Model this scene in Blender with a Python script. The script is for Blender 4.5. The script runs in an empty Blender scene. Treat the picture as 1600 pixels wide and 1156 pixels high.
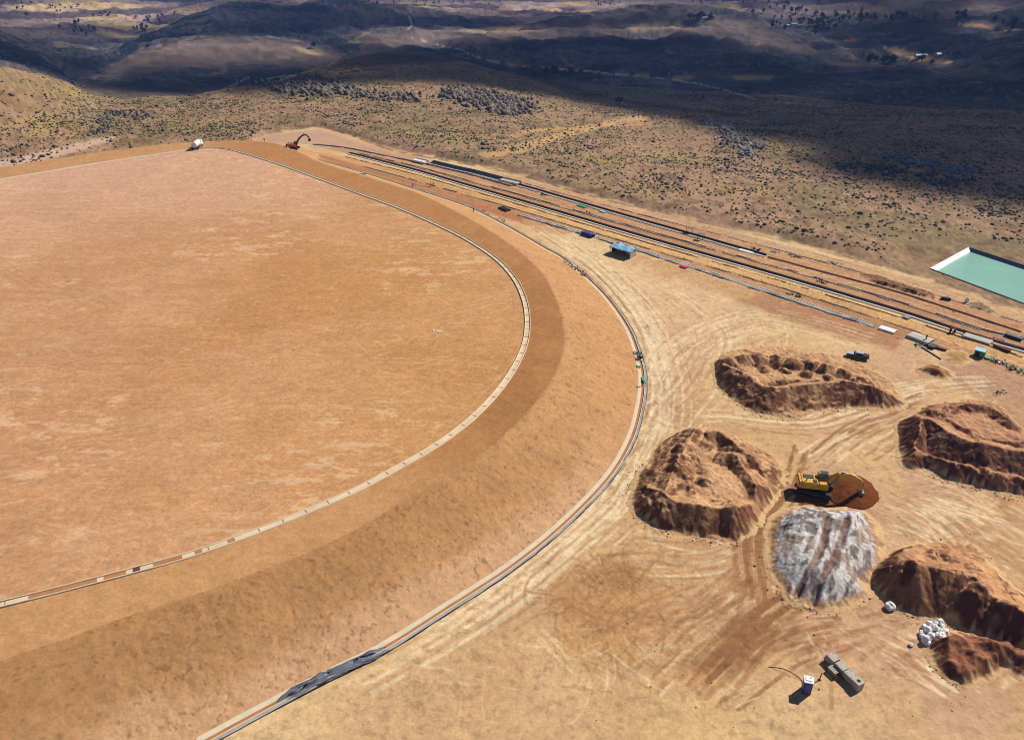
import bpy, bmesh, math, random
import numpy as np
from mathutils import Vector, Matrix

# ---------------------------------------------------------------- camera
R = math.radians
H, PITCH, F = 92.0, R(29.6), 1246.0        # camera height, tilt below the horizon, focal length in photo pixels
scene = bpy.context.scene
COL = scene.collection
cd = bpy.data.cameras.new('camera'); cam = bpy.data.objects.new('camera', cd); COL.objects.link(cam)
cam.location = (0, 0, H); cam.rotation_euler = (R(90)-PITCH, 0, 0)
cd.sensor_width = 36; cd.lens = 36*F/1600; cd.clip_start = 1; cd.clip_end = 40000
scene.camera = cam
# ---------------------------------------------------------------- light
SUN_AZ, SUN_EL = math.atan2(.82, .57), R(41.5)   # azimuth from +Y towards +X
SUN = np.array([math.sin(SUN_AZ)*math.cos(SUN_EL), math.cos(SUN_AZ)*math.cos(SUN_EL), math.sin(SUN_EL)])
w = bpy.data.worlds.new('World'); scene.world = w; w.use_nodes = True
nt = w.node_tree; bg = nt.nodes['Background']
sk = nt.nodes.new('ShaderNodeTexSky'); sk.sky_type = 'NISHITA'; sk.sun_disc = False
sk.sun_elevation = SUN_EL; sk.sun_rotation = SUN_AZ; sk.altitude = 3800; sk.air_density = 1.0; sk.dust_density = .6
nt.links.new(sk.outputs[0], bg.inputs[0]); bg.inputs[1].default_value = .064
ld = bpy.data.lights.new('sun', 'SUN'); ld.energy = 5.0; ld.angle = R(.7); ld.color = (1, .955, .88)
sun = bpy.data.objects.new('sun', ld); COL.objects.link(sun)
sun.rotation_euler = Vector(SUN).to_track_quat('Z', 'Y').to_euler(); sun.location = (0, 0, 300)
scene.view_settings.view_transform = 'Standard'; scene.view_settings.look = 'None'
scene.view_settings.exposure = 0.38; scene.view_settings.gamma = 1
scene.cycles.filter_width = 1.0; scene.cycles.max_bounces = 5; scene.cycles.transparent_max_bounces = 16
K = .70                                    # picture colour of a sunlit flat surface -> its base colour

# ---------------------------------------------------------------- helpers
rs = np.random.RandomState(7); random.seed(7)
def lin(c, k=None):
    k = K if k is None else k
    c = np.array(c, float)/255
    return np.where(c <= .04045, c/12.92, ((c+.055)/1.055)**2.4)*k
def ray(u, v):
    a = (np.asarray(u, float)-800)/F; b = (578-np.asarray(v, float))/F
    return a, math.cos(PITCH)+b*math.sin(PITCH), -math.sin(PITCH)+b*math.cos(PITCH)
def at(u, v, z=0.0):
    a, c, s = ray(u, v); t = (z-H)/s
    return np.array([a*t, c*t, z+0*a])
def px(x, y, z):
    dy, dz = y, z-H
    zc = dy*math.cos(PITCH)-dz*math.sin(PITCH); yc = dy*math.sin(PITCH)+dz*math.cos(PITCH)
    zc = np.where(zc < 1, 1, zc)
    return 800+F*x/zc, 578-F*yc/zc
def sm(a, b, x):
    t = np.clip((x-a)/(b-a), 0, 1); return t*t*(3-2*t)
TAB = {}
def vn(x, y, seed=0):
    if seed not in TAB: TAB[seed] = np.random.RandomState(seed+100).rand(256, 256).astype(np.float32)
    T = TAB[seed]; xi = np.floor(x); yi = np.floor(y); fx = x-xi; fy = y-yi
    fx = fx*fx*(3-2*fx); fy = fy*fy*(3-2*fy)
    xi = xi.astype(np.int64) & 255; yi = yi.astype(np.int64) & 255; x1 = (xi+1) & 255; y1 = (yi+1) & 255
    return (T[xi, yi]*(1-fx)+T[x1, yi]*fx)*(1-fy)+(T[xi, y1]*(1-fx)+T[x1, y1]*fx)*fy
def fbm(x, y, seed=0, o=4, g=.5):
    s = 0; a = 1; n = 0
    for i in range(o):
        s = s+a*vn(x*2**i+17.3*i, y*2**i+9.1*i, seed+i); n += a; a *= g
    return s/n
def pdist(x, y, pts):
    """distance to a polyline, arc length of the nearest point, side (+ left)"""
    best = np.full(x.shape, 1e9); S = np.zeros(x.shape); sd = np.ones(x.shape); acc = 0
    for (x0, y0), (x1, y1) in zip(pts[:-1], pts[1:]):
        dx, dy = x1-x0, y1-y0; L = math.hypot(dx, dy)
        if L < 1e-6: continue
        t = np.clip(((x-x0)*dx+(y-y0)*dy)/L**2, 0, 1)
        ex, ey = x-x0-t*dx, y-y0-t*dy; d = np.hypot(ex, ey); m = d < best
        best = np.where(m, d, best); S = np.where(m, acc+t*L, S)
        sd = np.where(m, np.sign(dx*ey-dy*ex), sd); acc += L
    return best, S, sd
def inside(x, y, pts):
    r = np.zeros(x.shape, bool); n = len(pts)
    for i in range(n):
        x0, y0 = pts[i]; x1, y1 = pts[(i+1) % n]
        if y0 == y1: continue
        c = ((y0 > y) != (y1 > y)) & (x < (x1-x0)*(y-y0)/(y1-y0)+x0); r ^= c
    return r
def smooth_path(pts, step=None, n=8, closed=False):
    P = [np.array(p, float) for p in pts]; out = []; m = len(P)
    for i in range(m if closed else m-1):
        g = (lambda k: P[k % m]) if closed else (lambda k: P[min(max(k, 0), m-1)])
        p0, p1, p2, p3 = g(i-1), g(i), g(i+1), g(i+2)
        for k in range(n):
            t = k/n
            out.append(.5*((2*p1)+(p2-p0)*t+(2*p0-5*p1+4*p2-p3)*t*t+(3*p1-p0-3*p2+p3)*t**3))
    if not closed: out.append(P[-1])
    out = np.array(out)
    if step:
        d = np.r_[0, np.cumsum(np.hypot(*(out[1:]-out[:-1])[:, :2].T))]
        s = np.arange(0, d[-1], step); out = np.stack([np.interp(s, d, out[:, k]) for k in range(out.shape[1])], 1)
    return out
def wpath(pp, z=0.0, step=None, closed=False, n=8):
    pp = np.array(pp, float); q = at(pp[:, 0], pp[:, 1], z)
    return smooth_path(q[:2].T, step, n, closed)

# ---------------------------------------------------------------- materials
MATS = {}
def mat(name, col=(150, 150, 150), rough=.8, metal=0, k=None, var=.12, scale=1.5, bump=0, bscale=4, attr=False, spec=.3, coat=0, lincol=None):
    if name in MATS: return MATS[name]
    m = bpy.data.materials.new(name); m.use_nodes = True; nt = m.node_tree; b = nt.nodes['Principled BSDF']
    b.inputs['Roughness'].default_value = rough; b.inputs['Metallic'].default_value = metal
    b.inputs['Specular IOR Level'].default_value = spec; b.inputs['Coat Weight'].default_value = coat
    tc = nt.nodes.new('ShaderNodeTexCoord')
    no = nt.nodes.new('ShaderNodeTexNoise'); no.inputs['Scale'].default_value = scale; no.inputs['Detail'].default_value = 5
    nt.links.new(tc.outputs['Object'], no.inputs['Vector'])
    mr = nt.nodes.new('ShaderNodeMapRange'); mr.inputs[1].default_value = .25; mr.inputs[2].default_value = .75
    mr.inputs[3].default_value = 1-var; mr.inputs[4].default_value = 1+var; nt.links.new(no.outputs[0], mr.inputs[0])
    mx = nt.nodes.new('ShaderNodeVectorMath'); mx.operation = 'SCALE'
    if attr:
        at_ = nt.nodes.new('ShaderNodeAttribute'); at_.attribute_name = 'Col'; nt.links.new(at_.outputs['Color'], mx.inputs[0])
    else:
        c = lin(col, k) if lincol is None else lincol
        mx.inputs[0].default_value = tuple(c)
    nt.links.new(mr.outputs[0], mx.inputs['Scale']); nt.links.new(mx.outputs[0], b.inputs['Base Color'])
    if bump:
        n2 = nt.nodes.new('ShaderNodeTexNoise'); n2.inputs['Scale'].default_value = bscale; n2.inputs['Detail'].default_value = 6
        n2.inputs['Roughness'].default_value = .65
        nt.links.new(tc.outputs['Object'], n2.inputs['Vector'])
        bp = nt.nodes.new('ShaderNodeBump'); bp.inputs['Distance'].default_value = bump; bp.inputs['Strength'].default_value = 1
        nt.links.new(n2.outputs[0], bp.inputs['Height']); nt.links.new(bp.outputs[0], b.inputs['Normal'])
    MATS[name] = m; return m
def fine_mult(m, scale, lo, hi, detail=3):
    """a second, finer grain on a material's colour"""
    nt = m.node_tree; b = nt.nodes['Principled BSDF']; l = b.inputs['Base Color'].links[0]; src = l.from_socket
    tc = [n for n in nt.nodes if n.type == 'TEX_COORD'][0]
    no = nt.nodes.new('ShaderNodeTexNoise'); no.inputs['Scale'].default_value = scale; no.inputs['Detail'].default_value = detail
    no.inputs['Roughness'].default_value = .7
    nt.links.new(tc.outputs['Object'], no.inputs['Vector'])
    mr = nt.nodes.new('ShaderNodeMapRange'); mr.inputs[1].default_value = .3; mr.inputs[2].default_value = .7
    mr.inputs[3].default_value = lo; mr.inputs[4].default_value = hi; nt.links.new(no.outputs[0], mr.inputs[0])
    mx = nt.nodes.new('ShaderNodeVectorMath'); mx.operation = 'SCALE'
    nt.links.new(src, mx.inputs[0]); nt.links.new(mr.outputs[0], mx.inputs['Scale']); nt.links.new(mx.outputs[0], b.inputs['Base Color'])

M_ground = mat('ground_soil', rough=.95, var=.06, scale=.35, bump=.10, bscale=1.3, attr=True, spec=.1)
fine_mult(M_ground, 2.2, .88, 1.12); fine_mult(M_ground, .10, .93, 1.07, 6); fine_mult(M_ground, .9, .92, 1.08, 2)
M_pile = mat('pile_soil', rough=.97, var=.10, scale=.8, bump=.16, bscale=1.6, attr=True, spec=.05)
fine_mult(M_pile, 4, .86, 1.14)
M_conc = mat('concrete', (232, 212, 180), .85, var=.10, scale=.7, bump=.01)
M_concg = mat('concrete_grey', (196, 186, 172), .85, var=.14, scale=.5, bump=.01)
M_liner = mat('geomembrane', (112, 114, 124), .35, var=.3, scale=.5, bump=.12, bscale=.9, spec=.5)
M_fl = mat('faded_membrane', (176, 170, 164), .5, var=.3, scale=.4, bump=.08, bscale=.8)
M_liner_dark = mat('geomembrane_dark', (38, 38, 46), .4, var=.3, scale=.6, bump=.08, bscale=1.2, spec=.4)
M_chan = mat('channel_soil', (190, 128, 78), .95, var=.15, scale=.6, bump=.03)
M_mud = mat('dark_mud', (104, 68, 48), .9, var=.2, scale=.8, bump=.05)
M_yel = mat('excavator_yellow', (225, 165, 30), .45, var=.10, scale=1.2, spec=.5)
M_blk = mat('black_rubber', (38, 34, 34), .7, var=.2, scale=3)
M_steel = mat('steel_grey', (140, 140, 145), .45, metal=.4, var=.15)
M_dsteel = mat('dark_steel', (70, 66, 64), .5, metal=.3, var=.2)
M_glass = mat('tinted_glass', (70, 95, 115), .12, var=.05, spec=.8)
M_white = mat('white_paint', (245, 243, 238), .55, var=.05, spec=.5)
M_sack = mat('white_sack_fabric', (250, 249, 248), .85, var=.08, scale=3, bump=.03, bscale=6)
M_tarpb = mat('blue_tarpaulin', (150, 205, 232), .55, var=.18, scale=1.2, bump=.08, bscale=1.4)
M_tarpg = mat('green_sheet', (60, 165, 110), .55, var=.25, scale=1.2, bump=.05)
M_wood = mat('weathered_wood', (160, 122, 84), .85, var=.2, scale=3)
M_blue = mat('blue_plastic', (62, 70, 150), .5, var=.08)
M_red = mat('red_paint', (205, 50, 45), .5, var=.1)
M_rust = mat('rusted_steel', (125, 66, 38), .8, var=.25, scale=2)
M_skin = mat('skin', (150, 100, 75), .7)
M_helmet = mat('helmet_white', (235, 235, 225), .4)
M_orange = mat('orange_cloth', (225, 75, 40), .8)
M_bluecl = mat('blue_cloth', (70, 105, 165), .85)
M_darkcl = mat('dark_cloth', (50, 48, 58), .85)
M_leaf = mat('dark_foliage', lincol=(.028, .040, .022), rough=.8, var=.35, scale=.6)
M_leaf2 = mat('olive_foliage', lincol=(.045, .055, .026), rough=.8, var=.35, scale=.6)
M_bark = mat('bark', lincol=(.08, .06, .045), rough=.9, var=.25)
M_scrub = mat('scrub_leaf', attr=True, rough=.9, var=.25, scale=2)
M_rock = mat('outcrop_rock', attr=True, rough=.95, var=.25, scale=.9, bump=.25, bscale=.8)
M_adobe = mat('pale_wall', (225, 218, 205), .9, var=.08)
M_roof = mat('metal_roof_pale', (170, 180, 200), .4, var=.08, metal=.1)
M_door = mat('dark_opening', (45, 42, 42), .7)

# ---------------------------------------------------------------- object builders
def mesh_np(name, V, Fq, m=None, cols=None, smooth=False, parent=None, fm=None):
    V = np.asarray(V, np.float32); Fq = np.asarray(Fq, np.int32); k = Fq.shape[1]
    me = bpy.data.meshes.new(name); me.vertices.add(len(V)); me.vertices.foreach_set('co', V.ravel())
    me.loops.add(Fq.size); me.loops.foreach_set('vertex_index', Fq.ravel())
    me.polygons.add(len(Fq)); me.polygons.foreach_set('loop_start', np.arange(0, Fq.size, k, dtype=np.int32))
    me.polygons.foreach_set('loop_total', np.full(len(Fq), k, np.int32))
    if smooth: me.polygons.foreach_set('use_smooth', np.ones(len(Fq), bool))
    for mm in (m if isinstance(m, list) else [m]):
        if mm: me.materials.append(mm)
    if fm is not None: me.polygons.foreach_set('material_index', np.asarray(fm, np.int32))
    if cols is not None:
        ca = me.color_attributes.new('Col', 'FLOAT_COLOR', 'POINT')
        ca.data.foreach_set('color', np.c_[cols, np.ones(len(cols))].astype(np.float32).ravel())
    me.update(calc_edges=True); me.validate()
    o = bpy.data.objects.new(name, me); COL.objects.link(o)
    if parent: o.parent = parent
    return o
def tag(o, label=None, cat=None, group=None, kind=None):
    if label: o['label'] = label
    if cat: o['category'] = cat
    if group: o['group'] = group
    if kind: o['kind'] = kind
    return o
def empty(name, loc, rz=0, label=None, cat=None, group=None):
    o = bpy.data.objects.new(name, None); COL.objects.link(o); o.location = loc; o.rotation_euler.z = rz
    return tag(o, label, cat, group)
def copy_tree(o, parent=None):
    c = o.copy(); COL.objects.link(c)
    if parent: c.parent = parent
    for ch in o.children: copy_tree(ch, c)
    return c
class MB:
    """collects shapes, then links them as one mesh object"""
    def __init__(s): s.bm = bmesh.new()
    def box(s, c, d, rot=None, bev=0, taper=None):
        r = bmesh.ops.create_cube(s.bm, size=1); vs = r['verts']
        for v in vs:
            if taper and v.co.z > 0: v.co.x *= taper[0]; v.co.y *= taper[1]
            v.co = Vector((v.co.x*d[0], v.co.y*d[1], v.co.z*d[2]))
        if bev:
            es = list({e for v in vs for e in v.link_edges}); b = bmesh.ops.bevel(s.bm, geom=es, offset=bev, segments=2, affect='EDGES')
            vs = list(set(b['verts']) | {v for f in b['faces'] for v in f.verts} | {v for v in vs if v.is_valid})
        M = Matrix.Translation(Vector(c)) @ (rot.to_matrix().to_4x4() if rot else Matrix())
        bmesh.ops.transform(s.bm, matrix=M, verts=vs); return s
    def tube(s, p0, p1, r0, r1=None, n=12):
        p0, p1 = Vector(p0), Vector(p1); d = p1-p0; r1 = r0 if r1 is None else r1
        r = bmesh.ops.create_cone(s.bm, cap_ends=True, segments=n, radius1=r0, radius2=r1, depth=d.length)
        M = Matrix.Translation((p0+p1)/2) @ d.to_track_quat('Z', 'Y').to_matrix().to_4x4()
        bmesh.ops.transform(s.bm, matrix=M, verts=r['verts']); return s
    def prism(s, prof, y0, y1):
        """profile in the xz plane, extruded in y"""
        a = [s.bm.verts.new((x, y0, z)) for x, z in prof]; b = [s.bm.verts.new((x, y1, z)) for x, z in prof]
        n = len(prof); s.bm.faces.new(a[::-1]); s.bm.faces.new(b)
        for i in range(n): s.bm.faces.new((a[i], a[(i+1) % n], b[(i+1) % n], b[i]))
        return s
    def build(s, name, m, parent=None, bevel=0, smooth=False):
        bmesh.ops.recalc_face_normals(s.bm, faces=s.bm.faces)
        me = bpy.data.meshes.new(name); s.bm.to_mesh(me); s.bm.free(); me.materials.append(m)
        if smooth: me.polygons.foreach_set('use_smooth', np.ones(len(me.polygons), bool))
        o = bpy.data.objects.new(name, me); COL.objects.link(o)
        if parent: o.parent = parent
        if bevel:
            bv = o.modifiers.new('bevel', 'BEVEL'); bv.width = bevel; bv.segments = 2; bv.limit_method = 'ANGLE'
        return o

# ================================================================ TERRAIN
# ---- the levelled site: crest and toe of the raised pad (crest 6 m up)
PADZ = 6.0
crest_px = [(-700, 372), (-300, 308), (0, 262), (150, 239), (280, 224), (400, 221), (452, 232), (500, 254), (576, 278), (651, 302), (700, 325),
            (750, 352), (800, 385), (840, 420), (866, 462), (880, 512), (878, 552), (860, 597), (830, 636), (780, 686), (700, 745),
            (620, 790), (550, 830), (450, 875), (300, 930), (200, 962), (100, 998), (0, 1032), (-200, 1100), (-500, 1195)]
toe_px = [(500, 251), (576, 273), (651, 297), (701, 313), (746, 330), (800, 358), (850, 387), (880, 404), (915, 432), (950, 467),
          (983, 515), (1001, 566), (1005, 600), (1000, 640), (985, 690), (950, 748), (880, 820), (800, 885), (700, 950), (600, 1013), (500, 1063),
          (420, 1105), (300, 1170), (100, 1275), (-150, 1400)]
crest = wpath(crest_px, PADZ, n=5)
toe_vis = wpath(toe_px, 0, n=5)
cr_far = np.array([at(u, v, PADZ)[:2] for u, v in crest_px[:7]])
off = []
for i in range(len(cr_far)):
    a, b = cr_far[max(i-1, 0)], cr_far[min(i+1, len(cr_far)-1)]; t = (b-a)/np.linalg.norm(b-a); off.append(cr_far[i]+np.array([-t[1], t[0]])*17)
toe = np.vstack([smooth_path(off, n=4), toe_vis])
crest_poly = np.vstack([crest, [crest[-1]+[-300, 0], crest[0]+[-300, 60]]])
toe_poly = np.vstack([toe, [toe[-1]+[-420, 0], toe[0]+[-320, 90]]])
# ---- outer edge of the levelled ground
edge_px = [(-900, 440), (-300, 345), (0, 276), (100, 256), (180, 240), (300, 230), (385, 226), (415, 210), (500, 198), (600, 230), (700, 250), (800, 270),
           (900, 300), (1000, 326), (1200, 371), (1400, 422), (1500, 452), (1600, 486), (1900, 590), (2300, 740)]
# ---- layers of the landscape: (u, v, range)
C1 = [(-900, 150, 400), (-300, 95, 420), (0, 106, 470), (60, 118, 480), (110, 132, 490), (150, 150, 515), (230, 154, 530), (300, 151, 540), (360, 140, 545), (420, 131, 555), (500, 106, 604), (560, 88, 649), (600, 82, 672), (660, 86, 672), (720, 98, 660), (800, 120, 627), (900, 148, 604), (1000, 160, 593), (1100, 167, 582), (1200, 173, 576), (1300, 180, 565), (1400, 190, 554), (1500, 196, 548), (1600, 203, 543), (1900, 220, 537), (2500, 240, 537)]
C1drop = [(-900, 25), (0, 45), (150, 50), (400, 40), (600, 22), (800, 12), (1000, 4), (1400, 4), (2500, 4)]
F2 = [(-900, 160, 592), (0, 140, 615), (150, 165, 638), (300, 165, 683), (400, 150, 729), (500, 112, 866), (600, 98, 889), (700, 108, 911), (800, 124, 911), (900, 142, 866), (1000, 150, 820), (1100, 156, 797), (1200, 160, 775), (1300, 166, 752), (1400, 182, 683), (1600, 198, 661), (2500, 220, 638)]
C2 = [(-900, 60, 911), (0, 62, 968), (70, 90, 934), (110, 122, 820), (150, 110, 866), (200, 86, 957), (260, 66, 1026), (330, 58, 1071), (400, 57, 1083), (460, 64, 1071), (500, 68, 1094), (560, 52, 1197), (640, 41, 1254), (700, 45, 1254), (750, 52, 1231), (800, 43, 1311), (860, 27, 1424), (900, 18, 1481), (1000, 8, 1595), (1060, 8, 1595), (1150, 17, 1481), (1220, 44, 1311), (1290, 82, 1117), (1340, 100, 1026), (1400, 106, 980), (1460, 104, 968), (1520, 90, 968), (1600, 72, 968), (1900, 40, 1026), (2500, 30, 1026)]
C2drop = [(-900, 30), (0, 30), (200, 45), (450, 30), (700, 25), (900, 35), (1100, 45), (1250, 15), (1400, 8), (1600, 20), (2500, 20)]
F3 = [(-900, 62, 1219), (0, 58, 1166), (100, 100, 1060), (200, 90, 1166), (350, 60, 1325), (500, 62, 1378), (700, 50, 1484), (900, 30, 1696), (1100, 20, 1802), (1200, 48, 1590), (1300, 88, 1325), (1400, 110, 1219), (1500, 92, 1219), (1600, 75, 1166), (2500, 40, 1219)]
C3 = [(-900, 45, 1500), (0, 52, 1450), (100, 84, 1300), (150, 86, 1350), (190, 72, 1400), (250, 43, 1500), (300, 22, 1600), (350, 7, 1650), (400, 4, 1700), (450, 9, 1700), (520, 3, 1750), (600, 8, 1800),
      (700, 19, 1800), (800, 33, 1800), (850, 40, 1800), (950, 12, 2100), (1050, 6, 2200), (1150, 8, 2100), (1300, 3, 2100), (1400, -4, 2200), (1600, -8, 2200), (2500, -10, 2200)]
F4 = [(-900, 50, 1750), (0, 62, 1700), (150, 66, 1750), (250, 56, 1900), (350, 20, 2100), (500, 14, 2200), (700, 24, 2300), (800, 32, 2300), (900, 22, 2500), (1100, 8, 2700), (1600, -4, 2700), (2500, -6, 2700)]
C4 = [(-900, -20, 3600), (0, -8, 3600), (300, -14, 3800), (700, -10, 4200), (1100, -14, 4200), (1600, -20, 4200), (2500, -20, 4200)]
C5 = [(-900, -60, 8500), (0, -60, 8500), (400, -75, 8500), (800, -55, 8500), (1200, -70, 8500), (1600, -66, 8500), (2500, -60, 8500)]
def layer(L):
    L = np.array(L, float); a, c, s = ray(L[:, 0], L[:, 1]); az = np.arctan2(a, c); tn = -s/np.hypot(a, c); z = H-L[:, 2]*tn
    return az, L[:, 2], z
LAY = {k: layer(v) for k, v in dict(C1=C1, F2=F2, C2=C2, F3=F3, C3=C3, F4=F4, C4=C4, C5=C5).items()}
ep = np.array(edge_px, float); eq = at(ep[:, 0], ep[:, 1], 0.); EAZ = np.arctan2(eq[0], eq[1]); ER = np.hypot(eq[0], eq[1])
def dr(D, az):
    D = np.array(D, float); a, c, s = ray(D[:, 0], 100+0*D[:, 0]); return np.interp(az, np.arctan2(a, c), D[:, 1])
def knots(az):
    """range and height knots for each azimuth; outside the photographed sector the outermost profile carries on"""
    azc = np.clip(az, -.62, .62)
    g = lambda n, j: np.interp(azc, LAY[n][0], LAY[n][j])
    er = np.interp(azc, EAZ, ER)
    er = np.where(np.abs(az) > .62, er, er); r1, z1 = g('C1', 1), g('C1', 2)
    rk = [0*az, er*.85, er, er+8, er+8+(r1-er-8)*.5, r1]; zk = [0*az, 0*az, 0*az, 0*az+1.3, 1.3+(z1-1.3)*.42, z1]
    rk.append(r1*1.13); zk.append(z1-dr(C1drop, azc)); rk.append(np.maximum(g('F2', 1), r1*1.2)); zk.append(g('F2', 2))
    r2, z2 = g('C2', 1), g('C2', 2); rk.append(r2); zk.append(z2)
    rk.append(r2*1.1); zk.append(z2-dr(C2drop, azc)); rk.append(np.maximum(g('F3', 1), r2*1.15)); zk.append(g('F3', 2))
    r3, z3 = g('C3', 1), g('C3', 2); rk.append(np.maximum(r3, rk[-1]+60)); zk.append(z3)
    rk.append(np.maximum(g('F4', 1), rk[-1]*1.08)); zk.append(g('F4', 2)); rk.append(g('C4', 1)); zk.append(g('C4', 2)); rk.append(g('C5', 1)); zk.append(g('C5', 2))
    rk.append(0*az+14000); zk.append(g('C5', 2)-100)
    return np.array(rk).T, np.array(zk).T
def pchip(rk, zk, r):
    h = np.diff(rk); d = np.diff(zk)/h; m = np.zeros_like(zk)
    s = d[1:]*d[:-1] > 0; w1 = 2*h[1:]+h[:-1]; w2 = h[1:]+2*h[:-1]
    with np.errstate(all='ignore'):
        mm = (w1+w2)/(w1/d[:-1]+w2/d[1:])
    m[1:-1] = np.where(s, mm, 0); m[0] = d[0]; m[-1] = d[-1]
    i = np.clip(np.searchsorted(rk, r, side='right')-1, 0, len(rk)-2); t = (r-rk[i])/h[i]; t = np.clip(t, 0, 1)
    return zk[i]*(2*t**3-3*t**2+1)+h[i]*m[i]*(t**3-2*t**2+t)+zk[i+1]*(-2*t**3+3*t**2)+h[i]*m[i+1]*(t**3-t**2)
POND = [at(u, v, 0)[:2] for u, v in [(1453, 420), (1514, 387), (1680, 441), (1660, 497)]]
def finish(x, y, z, r, az):
    """noise relief, the pad and the pond on top of the smooth profile (1-D arrays)"""
    er = np.interp(np.clip(az, -.62, .62), EAZ, ER)
    nat = sm(er, er+25, r)
    z = z+nat*((fbm(x/38, y/38, 3, 4)-.5)*5*sm(230, 480, r)+(fbm(x/9, y/9, 5, 3)-.5)*1.1-np.abs(fbm(x/90, y/90, 9, 5)-.5)*46*sm(640, 1300, r)+(fbm(x/24, y/24, 7, 3)-.5)*6*sm(560, 800, r)+(fbm(x/160, y/160, 9, 5)-.5)*22*sm(620, 1500, r)+(fbm(x/700, y/700, 11, 4)-.5)*110*sm(2600, 5000, r))
    # pond apron
    near = (r < 700)
    xi, yi, zi = x[near], y[near], z[near]; dp = np.full(xi.shape, 99.)
    k = np.hypot(xi-np.mean(POND, 0)[0], yi-np.mean(POND, 0)[1]) < 110
    dpnd, _, _ = pdist(xi[k], yi[k], POND+[POND[0]]); ins = inside(xi, yi, POND)
    dp[k] = dpnd; dp = np.where(ins, -dp, dp); zi = zi*sm(4, 22, dp)
    zi = np.where(dp < .2, -np.minimum(3.0, (.2-dp)*.8), zi)
    # pad
    ic = inside(xi, yi, crest_poly); it = inside(xi, yi, toe_poly); band = it & ~ic
    dc = np.zeros(xi.shape); dt = np.zeros(xi.shape)+9; st = np.zeros(xi.shape)
    dc[band] = pdist(xi[band], yi[band], crest)[0]; dt[band], st[band], _ = pdist(xi[band], yi[band], toe)
    f = np.where(band, dt/(dt+dc+1e-6), 0)
    fs = np.clip(f*1.06-.03, 0, 1); zp = PADZ*(fs*.9+.1*sm(0, 1, fs))
    zi = np.where(ic, PADZ, np.where(band, zp, zi))
    clod = (fbm(xi*.9, yi*.9, 21, 3)-.5)*.75
    zi = zi+np.where(band, clod*.26*sm(0, .15, f)*sm(0, .12, 1-f), 0)+np.where(~it & (r[near] < er[near]), (fbm(xi*.25, yi*.25, 25, 3)-.5)*.16, 0)
    z[near] = zi
    info = dict(near=near, ic=ic, band=band, f=f, dc=dc, dt=dt, st=st, it=it, dp=dp, ins=ins)
    return z, info, nat, er
def terrain_z(x, y):
    x = np.atleast_1d(np.asarray(x, float)); y = np.atleast_1d(np.asarray(y, float)); az = np.arctan2(x, y); r = np.hypot(x, y)
    rk, zk = knots(az); z = np.array([pchip(rk[i], zk[i], r[i:i+1])[0] for i in range(len(x))])
    return finish(x, y, z, r, az)[0]
# ---- ground sheet: rings around the point below the camera
azf = np.arange(-37.5, 37.5, .068); azc_ = np.r_[np.arange(-180, -46, 3.), np.arange(-46, -37.5, .35)]
AZ = np.radians(np.r_[azc_, azf, -azc_[::-1][:-1]]); AZ = np.unique(AZ)
dep = np.radians(np.arange(62, 7.4, -.058)); RR = np.r_[12, 24, 36, H/np.tan(dep)]
q = RR[-1]; ext = []
while q < 13500: q *= 1.0068 if q < 4500 else 1.03; ext.append(q)
RR = np.r_[RR, ext]
na, nr = len(AZ), len(RR); rk, zk = knots(AZ)
Z = np.stack([pchip(rk[i], zk[i], RR) for i in range(na)])
A2, R2 = np.meshgrid(AZ, RR, indexing='ij'); X = (np.sin(A2)*R2).ravel(); Y = (np.cos(A2)*R2).ravel(); Rf = R2.ravel(); Af = A2.ravel()
Zf, I, nat, er = finish(X, Y, Z.ravel().copy(), Rf, Af)
U, Vv = px(X, Y, Zf)
print('ground verts', len(X))

# ---------------------------------------------------------------- ground colours (soil tones, with some shade and sunlit crests painted in)
def C(*c): return lin(c)
def mixc(a, b, t): return a+(b-a)*t[:, None]
n1 = fbm(X/22, Y/22, 31, 4); n2 = fbm(X/5, Y/5, 35, 4); n3 = fbm(X/70, Y/70, 39, 4)
cols = np.tile(C(168, 134, 101), (len(X), 1))
cols = mixc(cols, C(148, 124, 88), sm(.45, .7, n1)); cols = mixc(cols, C(178, 140, 110), sm(.5, .7, n3)); cols = mixc(cols, C(128, 98, 70), .7*sm(.55, .72, n2))
cols *= (.72+.56*fbm(X/1.6, Y/2.4, 37, 3))[:, None]; cols *= (.8+.4*vn(X/.8, Y/1.6, 38))[:, None]; cols = mixc(cols, C(104, 84, 62), .6*sm(.62, .72, fbm(X/1.3, Y/2.6, 36, 3)))
# yellow-green grass patches
def patch(pu, pv, su, sv, col, amt, seed, ang=0.):
    global cols
    du, dv = U-pu, Vv-pv; ca, sa = math.cos(ang), math.sin(ang); a = (du*ca+dv*sa)/su; b = (-du*sa+dv*ca)/sv
    m = np.exp(-(a*a+b*b))*sm(.38, .6, fbm(U/14, Vv/5, seed, 3)); cols = mixc(cols, col, np.clip(m*amt*.45, 0, 1)*(Rf > 150))
yg = C(184, 158, 84)
for pu, pv, su, sv, an in [(505, 150, 45, 10, 0), (680, 212, 70, 7, .2), (760, 218, 60, 6, .1), (870, 235, 50, 6, .15), (1010, 298, 80, 8, .1), (1160, 298, 60, 6, 0), (1215, 232, 30, 8, .1),
                           (130, 145, 50, 8, 0), (70, 195, 80, 20, 0), (330, 195, 60, 14, 0), (930, 250, 70, 5, .1), (1060, 245, 50, 5, .1), (1340, 258, 40, 6, .1), (1180, 215, 40, 8, .3)]:
    patch(pu, pv, su, sv, yg, 1.3, 41, an)
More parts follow.
